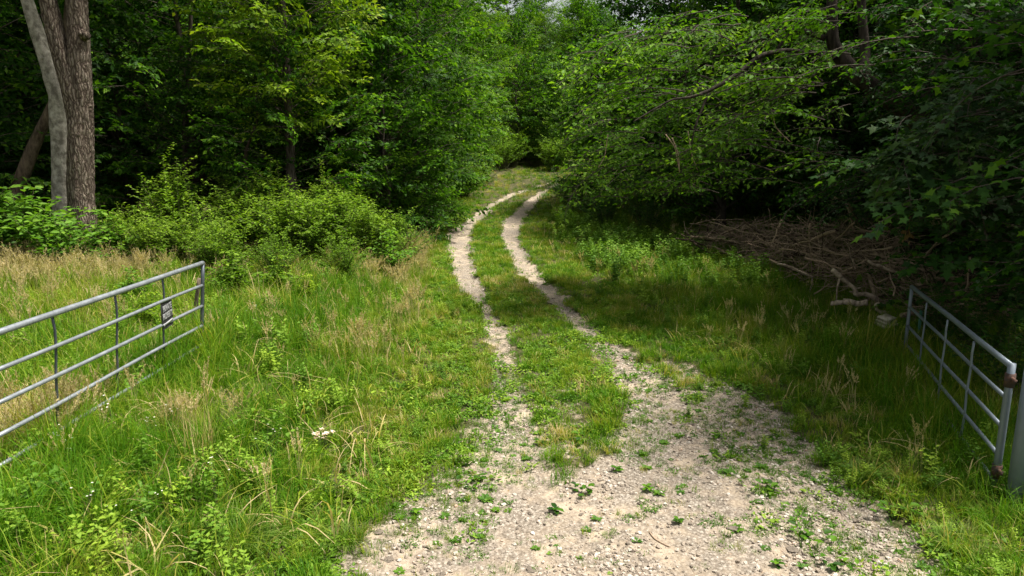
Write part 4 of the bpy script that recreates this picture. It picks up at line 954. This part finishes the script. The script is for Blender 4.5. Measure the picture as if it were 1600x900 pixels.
for kd, px, Y, sc, rz, lab in [
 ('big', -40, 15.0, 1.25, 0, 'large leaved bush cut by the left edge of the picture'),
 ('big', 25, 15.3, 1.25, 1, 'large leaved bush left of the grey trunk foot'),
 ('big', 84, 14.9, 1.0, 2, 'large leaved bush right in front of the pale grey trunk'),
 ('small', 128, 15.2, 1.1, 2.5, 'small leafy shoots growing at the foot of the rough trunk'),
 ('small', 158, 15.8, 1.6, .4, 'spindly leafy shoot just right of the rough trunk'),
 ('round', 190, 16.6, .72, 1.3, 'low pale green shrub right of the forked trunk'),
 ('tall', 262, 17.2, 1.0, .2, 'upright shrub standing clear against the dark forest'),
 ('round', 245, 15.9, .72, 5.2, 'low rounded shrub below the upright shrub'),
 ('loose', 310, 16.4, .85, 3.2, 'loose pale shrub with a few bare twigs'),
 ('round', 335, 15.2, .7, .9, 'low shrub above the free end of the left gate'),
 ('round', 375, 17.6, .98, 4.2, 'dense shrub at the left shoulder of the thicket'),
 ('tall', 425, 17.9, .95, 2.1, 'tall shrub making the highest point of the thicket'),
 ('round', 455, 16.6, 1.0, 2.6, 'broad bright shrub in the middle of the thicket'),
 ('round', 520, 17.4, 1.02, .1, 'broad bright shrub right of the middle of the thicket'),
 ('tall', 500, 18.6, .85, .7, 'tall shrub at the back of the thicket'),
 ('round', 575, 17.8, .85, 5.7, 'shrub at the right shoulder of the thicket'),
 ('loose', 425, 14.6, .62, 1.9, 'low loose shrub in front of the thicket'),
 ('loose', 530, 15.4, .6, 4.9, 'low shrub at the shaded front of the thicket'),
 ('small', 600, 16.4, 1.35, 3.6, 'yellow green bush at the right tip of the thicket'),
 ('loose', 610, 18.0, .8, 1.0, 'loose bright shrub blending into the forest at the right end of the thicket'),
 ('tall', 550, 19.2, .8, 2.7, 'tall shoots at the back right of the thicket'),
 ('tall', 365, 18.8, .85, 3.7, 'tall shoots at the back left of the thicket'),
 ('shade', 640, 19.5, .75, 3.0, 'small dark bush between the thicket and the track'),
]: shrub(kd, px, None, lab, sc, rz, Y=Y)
for kd, px, Y, sc, rz, lab, mat in [
 ('shade', 690, 26.5, .95, .3, 'round dark bush where the left bank meets the track', 'leaf_mid'),
 ('round', 655, 23.5, .8, 1.2, 'shaded bush under the layered boughs left of the track', 'leaf_mid'),
 ('round', 722, 33, 1.0, 2.2, 'bright rounded bush on the left of the far bend', None),
 ('round', 750, 37.5, 1.0, .2, 'bright bush nearest the vanishing track', None),
 ('loose', 695, 30, .9, 4.2, 'green bush overhanging the bank left of the track', 'leaf_mid'),
 ('shade', 905, 29, 1.3, 3.1, 'dark bush beside the right wheel track at the bend', None),
 ('shade', 945, 25.5, 1.1, 4.1, 'dark bush right of the bend below the low tree', None),
 ('shade', 880, 33, 1.0, 5.1, 'dark bush hiding the track where it turns away', None),
 ('shade', 1010, 23.5, 1.0, 1.1, 'dark bush left of the brush pile', None),
 ('round', 800, 46, 1.2, .7, 'sunlit bush left of the very end of the track', None),
 ('round', 820, 49.5, 1.5, 4.7, 'big sunlit bush closing the gap left of the lane end', None),
 ('round', 852, 50.5, 1.5, 5.7, 'big sunlit bush closing the gap right of the lane end', None),
 ('loose', 785, 44, 1.2, 2.7, 'loose bush on the grass left of the lane end', None),
 ('round', 838, 47, 1.1, 1.7, 'sunlit bush at the very end of the track', None),
 ('round', 868, 44, 1.1, 3.7, 'sunlit bush right of the very end of the track', None),
]: shrub(kd, px, None, lab, sc, rz, Y=Y, mat=mat, group='bushes beside the far track', name='track_side_bush')
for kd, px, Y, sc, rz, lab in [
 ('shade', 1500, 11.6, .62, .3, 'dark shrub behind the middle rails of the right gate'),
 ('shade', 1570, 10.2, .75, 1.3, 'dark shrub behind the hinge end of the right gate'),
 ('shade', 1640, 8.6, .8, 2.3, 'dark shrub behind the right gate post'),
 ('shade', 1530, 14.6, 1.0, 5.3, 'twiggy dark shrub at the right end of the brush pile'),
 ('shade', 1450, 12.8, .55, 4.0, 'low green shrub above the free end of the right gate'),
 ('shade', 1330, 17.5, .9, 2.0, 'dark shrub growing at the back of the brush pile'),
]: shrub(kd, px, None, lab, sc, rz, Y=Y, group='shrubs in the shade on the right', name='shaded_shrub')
# sumac like yellow saplings near the left gate
for px, py, sc, rz, lab, mat in [
 (372, 470, .95, .4, 'bright yellow tipped sapling right of the left gate end', 'leaf_bush'), (440, 465, .8, 2.4, 'leafy yellow green sapling in front of the thicket', 'leaf_bush'),
 (485, 470, .5, 1.4, 'small sapling with a flat yellow top', 'leaf_yellow'), (240, 515, .62, 2.2, 'bright yellow green sapling seen through the rails left of the sign', 'leaf_yellow'),
 (205, 480, .7, 5.0, 'dark leafy sapling behind the second brace of the left gate', 'leaf_weed'), (345, 455, .6, 3.3, 'small leafy sapling close to the top of the left gate end', 'leaf_bush')]:
    shrub('small', px, py, lab, sc * 1.15, rz, 'sapling', 'saplings around the left gate', 'young_sapling', mat)
# goldenrod like patch at the right
x, y = sample(5000, 0, 9, 13, 27, lambda x, y: blob(x, y, [(960, 400, 1.1, 3.0, 1.), (1040, 405, 1.2, 1.5, 1.), (890, 345, .8, 3, .8), (1130, 440, 1, 1.2, .6)]) * .32 * (side(x, y) > reach(y) + .1))
place('leafy_stems', G_LEAFY, x, y, .62, .3 + rng.normal(0, .12, len(x)), label='dense patch of upright leafy stems along the right verge below the dark trees', cat='weeds')

# ------------------------------------------------------------------ brush pile
BP = thing('brush_pile', 'long heap of dead grey brown branches under the trees on the right', 'brush pile', (0, 0, 0))
c0 = np.array([8.1, 17.2]); BP.location = (c0[0], c0[1], hz(*c0)); boff = np.array(BP.location)
spine = np.array([[5.9, 22.0], [6.9, 19.6], [7.6, 17.4], [7.8, 15.4], [8.05, 13.7], [8.5, 12.0]]) + [.05, 0]
def pile_h(u, v): return (1.25 - .25 * abs(u - .4)) * math.sqrt(max(0, 1 - (v / 1.5) ** 2)) * min(1, u * 2.2 + .3) * min(1, (1 - u) * 4 + .4)
def stick(rg, big=False, L=None, r=None):
    u = rg.rand() ** .9; v = rg.uniform(-1.45, 1.25)
    t = u * (len(spine) - 1); i = min(int(t), len(spine) - 2); f = t - i
    c = spine[i] * (1 - f) + spine[i + 1] * f; d = spine[i + 1] - spine[i]; d /= np.linalg.norm(d); nrm = np.array([d[1], -d[0]])
    c = c + nrm * v; hgt = pile_h(u, v) * rg.uniform(.2, 1.05) * (.55 + .9 * fbm(c[0], c[1], 1.1, 2))
    L = L or rg.uniform(.7, 2.3); r = r or rg.uniform(.009, .024)
    ya = math.atan2(d[1], d[0]) + rg.normal(0, .95) + (math.pi if rg.rand() < .5 else 0)
    if rg.rand() < .25: ya = rg.rand() * 6.28
    pit = rg.normal(0, .42) * (2.2 if rg.rand() < .12 else 1.) - .25 * (1 if v < -.8 else 0)
    s = np.linspace(-.5, .5, 8); D = np.array([math.cos(ya) * math.cos(pit), math.sin(ya) * math.cos(pit), math.sin(pit)])
    W = np.array([-D[1], D[0], 0]); cv = rg.normal(0, .16); cu = rg.normal(-.05, .14)
    P = np.array([c[0], c[1], hz(*c) + hgt]) + L * s[:, None] * D + (L * cv * (s ** 2 - .1))[:, None] * W + (L * cu * (s ** 2 - .1))[:, None] * [0, 0, 1] + rg.normal(0, .012 * L, (8, 3))
    P[:, 2] = np.maximum(P[:, 2], hz(*c) + .02)
    return P, np.linspace(r, r * .35, 8), D, W
rg = np.random.RandomState(77)
def stick_mb(P, rad, D, W, rg, k, forks):
    mb = MB(); mb.tube(P - boff, rad, k)
    for _ in range(forks):
        j = rg.randint(2, 6); l = rg.uniform(.25, .6) * np.linalg.norm(P[-1] - P[0]) * .6
        dd = D + W * rg.choice([-1, 1]) * rg.uniform(.5, 1.1) + rg.normal(0, .3, 3); dd /= np.linalg.norm(dd)
        q = P[j] + np.outer(np.linspace(0, 1, 4), dd) * l + rg.normal(0, .02, (4, 3)); q[0] = P[j]
        mb.tube(q - boff, np.linspace(rad[j] * .7, rad[j] * .2, 4), max(3, k - 2), False)
    return mb
for k in range(290):
    P, rad, D, W = stick(rg, r=rg.uniform(.010, .032) if k > 25 else rg.uniform(.035, .06)); link('stick', stick_mb(P, rad, D, W, rg, 6, rg.randint(0, 4)).mesh('stick', M['stick']), BP)
fine = MB()
for k in range(1900):
    P, rad, D, W = stick(rg, L=rg.uniform(.3, 1.2), r=rg.uniform(.004, .010)); m_ = stick_mb(P, rad, D, W, rg, 3, rg.randint(0, 2)); fine.add(np.concatenate(m_.V), m_.F)
f = link('fine_twigs', fine.mesh('fine_twigs', M['stick'], False), BP); f['kind'] = 'stuff'
# individual large pieces lying in front
def log(name, label, pts, Y, mat, seed, group=None, cat='branch', k=14, extra=()):
    q = sweep(px_path(pts, Y, .66), 60); rj = np.random.RandomState(seed + 200); q[1:, :3] += np.cumsum(rj.normal(0, .0045, (59, 3)), 0); q[:, 3] *= 1 + .35 * (fbm(np.arange(60) * .35, np.full(60, seed * 3.), 1., 2) - .5) * 2; off = q[0, :3].copy(); mb = MB(); mb.tube(q[:, :3] - off, q[:, 3], k, True, disp=gnarl(seed, .16, 6))
    if q[:, 3].max() > .03:
        for _ in range(3):
            j = rj.randint(8, 52); dd = rj.normal(0, 1, 3); dd[2] = abs(dd[2]) * .6; dd /= np.linalg.norm(dd); c_ = q[j, :3] - off; l_ = rj.uniform(.08, .22)
            mb.tube([c_, c_ + dd * l_ * .5, c_ + dd * l_ + rj.normal(0, .02, 3)], [q[j, 3] * .5, q[j, 3] * .35, q[j, 3] * .2], 6)
    for e in extra: qq = sweep(px_path(e, Y), 16); mb.tube(qq[:, :3] - off, qq[:, 3], 8)
    o = link(name, mb.mesh(name, M[mat]), None, off); return tag(o, label, cat, group)
GB = 'large broken branches at the front of the brush pile'
log('broken_branch', 'thick pale broken branch slanting down with a round cut end at its top', [(1300, 421, 0, 9), (1312, 433, 0, 9), (1325, 444, 0, 9), (1334, 452, 0, 9), (1338, 462, 0, 12), (1350, 460, 0, 10), (1360, 462, 0, 10), (1372, 470, 0, 9), (1385, 473, 0, 9), (1393, 472, 0, 7)], 12.9, 'stick_pale', 1, GB, extra=[[(1388, 473, 0, 4), (1393, 468, 0, 3), (1397, 465, 0, 2)], [(1312, 433, 0, 4), (1308, 450, 0, 3), (1307, 470, 0, 2)]])
log('broken_branch', 'dark curved branch lying level under the pale slanting one', [(1298, 474, 0, 9), (1310, 471, 0, 10), (1325, 472, 0, 12), (1340, 476, 0, 12), (1355, 473, 0, 10)], 12.8, 'stick_pale', 2, GB)
log('broken_branch', 'pale hooked branch curving down toward the right gate', [(1392, 478, 0, 3), (1378, 476, 0, 4), (1369, 477, 0, 6), (1370, 485, 0, 7), (1380, 491, 0, 7), (1392, 494, 0, 7), (1402, 497, 0, 8), (1410, 500, 0, 10)], 12.5, 'stick_pale', 3, GB)
log('broken_branch', 'bleached straight stick lying on the pile above the right gate corner', [(1356, 407, 0, 5), (1375, 418, 0, 6), (1395, 428, 0, 5), (1415, 435, 0, 3)], 13.0, 'stick_pale', 4, GB)
log('broken_branch', 'brown log lying on the ground seen through the rails of the right gate', [(1425, 502, 0, 16), (1445, 507, 0, 18), (1465, 512, 0, 16), (1490, 520, 0, 14)], 12.2, 'stick_pale', 5, GB)
log('arching_branch', 'long thin arching branch standing proud above the left end of the pile', [(1088, 349, 0, 2.5), (1110, 344, 0, 3), (1135, 345, 0, 3), (1160, 344, 0, 3.5), (1175, 358, 0, 4), (1190, 372, 0, 5), (1203, 390, 0, 5)], 18.5, 'stick', 6, GB)
log('long_stick', 'long straight stick sticking out of the left end of the pile', [(1056, 372, 0, 3), (1085, 378, 0, 4), (1110, 390, 0, 5)], 18.8, 'stick', 7, GB)
log('crossing_stick', 'second straight stick crossing the first at the left end of the pile', [(1064, 366, 0, 3), (1090, 382, 0, 4), (1112, 397, 0, 4)], 18.6, 'stick', 8, GB)
log('flat_branch', 'pale brown branch lying level near the left end of the pile', [(1078, 370, 0, 5), (1105, 373, 0, 5), (1136, 378, 0, 4)], 18.7, 'stick', 9, GB)
log('forked_branch', 'dead branch arching up behind the middle of the pile', [(1205, 350, 0, 2), (1230, 365, 0, 3), (1250, 385, 0, 5), (1262, 390, 0, 6), (1285, 386, 0, 5), (1310, 390, 0, 4)], 17, 'stick', 10, GB, extra=[[(1250, 385, 0, 3), (1235, 368, 0, 2), (1215, 364, 0, 2)], [(1262, 390, 0, 5), (1235, 398, 0, 5), (1215, 410, 0, 4)]])
log('drooping_branch', 'dead branch bending down over the front of the pile', [(1215, 412, 0, 5), (1235, 418, 0, 5), (1255, 428, 0, 5), (1268, 435, 0, 4), (1266, 452, 0, 3), (1255, 472, 0, 2)], 14.8, 'stick_pale', 11, GB)
# pale board / stone by the gate
b = unproj(1384, 512, .1); mb = MB()
for k in range(3): mb.box([.01 * k, .02 * k, .035 + .05 * k], [.34 - .03 * k, .2, .04], (0, .03 * k, .1 * k))
o = link('split_wood', mb.mesh('split_wood', M['pale_wood'], False), None, (b[0], b[1], hz(b[0], b[1]) + .12), (R(12), R(-5), R(20))); tag(o, 'pale split block of wood half hidden in weeds left of the right gate corner', 'wood block')
# curled dead leaves hanging above the pile
c = at(1418, 366, 12.6); L = Leaves(); rq = np.random.RandomState(3); n = 9
L.add(rq.normal(0, .04, (n, 3)) * [1, 1, 2.6], np.stack([rq.normal(0, .5, n), rq.normal(0, .5, n), rq.normal(-.8, .4, n)], 1), rq.normal(0, 1, (n, 3)), rq.uniform(.08, .16, n), rq.rand(n))
V_, F_, T__ = leaf_geo(*L.cat(), LEAF_M); mb = MB(); mb.add(V_, [F_], T__); mb.tube([[0, 0, .4], [.02, 0, .15], [0, 0, 0]], .005, 4)
tag(link('dead_leaf_cluster', mb.mesh('dead_leaf_cluster', M['dead_leaf'], False), None, c), 'curled tan dead leaves hanging above the brush pile near the right gate', 'dead leaves')

# ------------------------------------------------------------------ small individual things on the ground
# pinkish white flower head in the grass
fl = thing('flower_head', 'pinkish white flower head in the short grass left of the track', 'flower', unproj(508, 705)); fo = np.array(fl.location)
rq = np.random.RandomState(9); mb = MB(); st = MB()
for k in range(13):
    p = np.array([rq.uniform(-.085, .085), rq.uniform(-.05, .05), .17 + rq.uniform(-.03, .03)])
    p = p * [1.35, 1.35, 1.25]; st.tube([[0, 0, 0], p * .6, p], .003, 4, False); a = np.arange(14) * 2.4
    V_, F_, T__ = leaf_geo(np.tile(p, (14, 1)), np.stack([np.cos(a), np.sin(a), rq.uniform(.0, 1.2, 14)], 1), np.tile([0, 0, 1.], (14, 1)), rq.uniform(.024, .042, 14), rq.rand(14), LEAF_S); mb.add(V_, [F_], T__)
link('petals', mb.mesh('petals', M['pink_petal'], False), fl); link('stems', st.mesh('stems', M['stem']), fl)
# tufts with a look of their own
def clump(name, label, px, py, h, dry, mat, n=70, spread=.22, seed=1, w=.010, bend=.6, cat='grass tuft', group=None):
    p = unproj(px, py); mb = blades(seed, n, spread, w, bend, 4, .5)
    me = mb.mesh(name, M[mat], False); o = link(name, me, None, (p[0], p[1], hz(p[0], p[1])), (0, 0, seed), h); return tag(o, label, cat, group)
M['blade_green'] = foliage_mat('blade_green', [(0, (.07, .16, .016)), (.5, (.12, .22, .03)), (1, (.26, .30, .08))]); M['blade_straw'] = foliage_mat('blade_straw', [(0, (.42, .30, .12)), (1, (.66, .50, .27))], spec=.1)
clump('straw_tuft', 'tall straw coloured tuft of dead grass stalks in the left meadow', 312, 735, .85, 1, 'blade_straw', 46, .2, 3, .009, .22)
clump('straw_tuft', 'thin straw tuft right beside the tall one in the left meadow', 330, 722, .72, 1, 'blade_straw', 22, .12, 5, .008, .3)
clump('grass_tussock', 'big arching grass tussock at the bottom left of the gravel', 380, 858, .52, .4, 'blade_green', 220, .42, 4, .014, 1.0)
clump('grass_tussock', 'small arching tussock right at the edge of the gravel at the bottom', 540, 850, .30, .4, 'blade_green', 150, .5, 6, .018, 1.1)
clump('grass_tussock', 'fine grass tussock spilling over the gravel edge on the right', 1345, 745, .30, .4, 'blade_green', 170, .5, 7, .02, 1.0)
clump('grass_tussock', 'small dark grass tuft standing alone in the bare gravel', 948, 828, .075, .4, 'blade_green', 60, .6, 8, .05, .9)
clump('grass_tussock', 'loose grass tuft at the end of the median strip', 1000, 655, .14, .4, 'blade_green', 90, .7, 9, .035, .9)
clump('grass_tussock', 'grass tussock in the shade at the bottom right corner', 1500, 860, .34, .4, 'blade_green', 170, .5, 12, .016, 1.)
# broad leaved weeds in the gravel
def plantain(kd, label, px, py, s, seed):
    p = unproj(px, py); rq = np.random.RandomState(seed); t = thing('broadleaf_weed', label, 'weed', (p[0], p[1], hz(p[0], p[1])), rq.rand() * 6, 'broad leaved weeds in the gravel')
    n = {'one': 7, 'cluster': 13}[kd]
    a = np.arange(n) * 2.4
    base = np.zeros((n, 3)) if kd == 'one' else np.stack([rq.normal(0, s * .7, n), rq.normal(0, s * .7, n), np.zeros(n)], 1)
    for k in range(n):
        V_, F_, T__ = leaf_geo(base[k:k + 1] + [0, 0, .012 + .006 * k], np.array([[math.cos(a[k]), math.sin(a[k]), rq.uniform(.1, .5)]]), np.array([[rq.normal(0, .15), rq.normal(0, .15), 1.]]), np.array([s * rq.uniform(.6, 1)]), np.array([rq.rand() * .8]), (LEAF_M[0] * [1, 1.25, 1.4], LEAF_M[1]))
        mb = MB(); mb.add(V_, [F_], T__); link('leaf', mb.mesh('leaf', M['leaf_mid'], False), t)
for a in [('one', 'glossy three leaved weed left of the small dark tuft', 868, 790, .10, 1), ('cluster', 'low weed cluster at the tip of the median strip', 905, 762, .09, 2), ('one', 'weed rosette just left of the dark soil at the end of the median', 845, 690, .10, 3),
          ('cluster', 'dense weed patch below the end of the median strip', 900, 690, .10, 4), ('one', 'weed rosette alone in the middle of the right wheel path', 965, 730, .09, 5), ('one', 'weed rosette with upright leaves in the centre of the gravel', 1012, 760, .09, 6),
          ('one', 'flat weed rosette in the lower centre gravel', 1060, 808, .08, 7), ('cluster', 'large weed cluster in the lower right gravel strip', 1265, 835, .10, 8), ('cluster', 'weed cluster at the bottom right edge of the gravel', 1310, 880, .10, 9),
          ('one', 'weed rosette beside the flat grey stone', 1215, 875, .08, 10), ('cluster', 'weed cluster halfway up the right gravel strip', 1200, 760, .09, 11), ('one', 'weed rosette at the upper end of the right gravel strip', 1120, 680, .10, 12),
          ('cluster', 'weed patch along the left side of the left wheel path', 745, 750, .09, 13), ('one', 'weed rosette on the left of the lower gravel', 650, 800, .09, 14), ('cluster', 'yellow green broad leaved weeds at the foot of the right verge', 1405, 805, .11, 15)]: plantain(*a)
def stone(label, px, py, s, seed, rz=0, flat=.3):
    p = unproj(px, py); me = rock(seed, 3, flat); o = link('stone', me, None, (p[0], p[1], hz(p[0], p[1]) + s * flat * .22), (0, 0, rz), s); tag(o, label, 'stone', 'larger stones in the gravel')
for a in [('flat grey stone in the lower right gravel', 1148, 818, .13, 51, .4), ('flat grey stone just right of the first flat grey stone', 1240, 850, .12, 52, 1.), ('brown grey stone near the bottom left of the bare gravel', 828, 878, .09, 53, 2.),
          ('pale stone in the left gravel edge below the grass', 592, 828, .10, 54, 1.3), ('pale stone beside the bottom tussock on the left', 606, 866, .10, 55, .1), ('dark stone in the centre of the lower gravel', 1005, 862, .08, 56, 2.2), ('small pale stone at the very bottom of the gravel', 690, 888, .09, 57, .6), ('pale rounded stone among weeds left of the wheel path', 706, 740, .08, 58, .9)]: stone(*a)
tg = log('fallen_twig', 'thin dark curved twig lying on the bare gravel', [(1015, 822, 0, 2), (1025, 832, 0, 3), (1040, 840, 0, 3), (1047, 845, 0, 2)], 5.65, 'stick', 12, cat='twig', k=6)
a, b = unproj(1015, 822), unproj(1047, 845); mb = MB(); s = np.linspace(0, 1, 8); P = a + (b - a) * s[:, None]; P[:, 0] -= .03 * np.sin(s * 3); P[:, 2] = height(P[:, 0], P[:, 1]) + .012
tg.data = (mb.tube(P - P[0], .007, 6), mb.mesh('fallen_twig', M['stick']))[1]; tg.location = P[0]
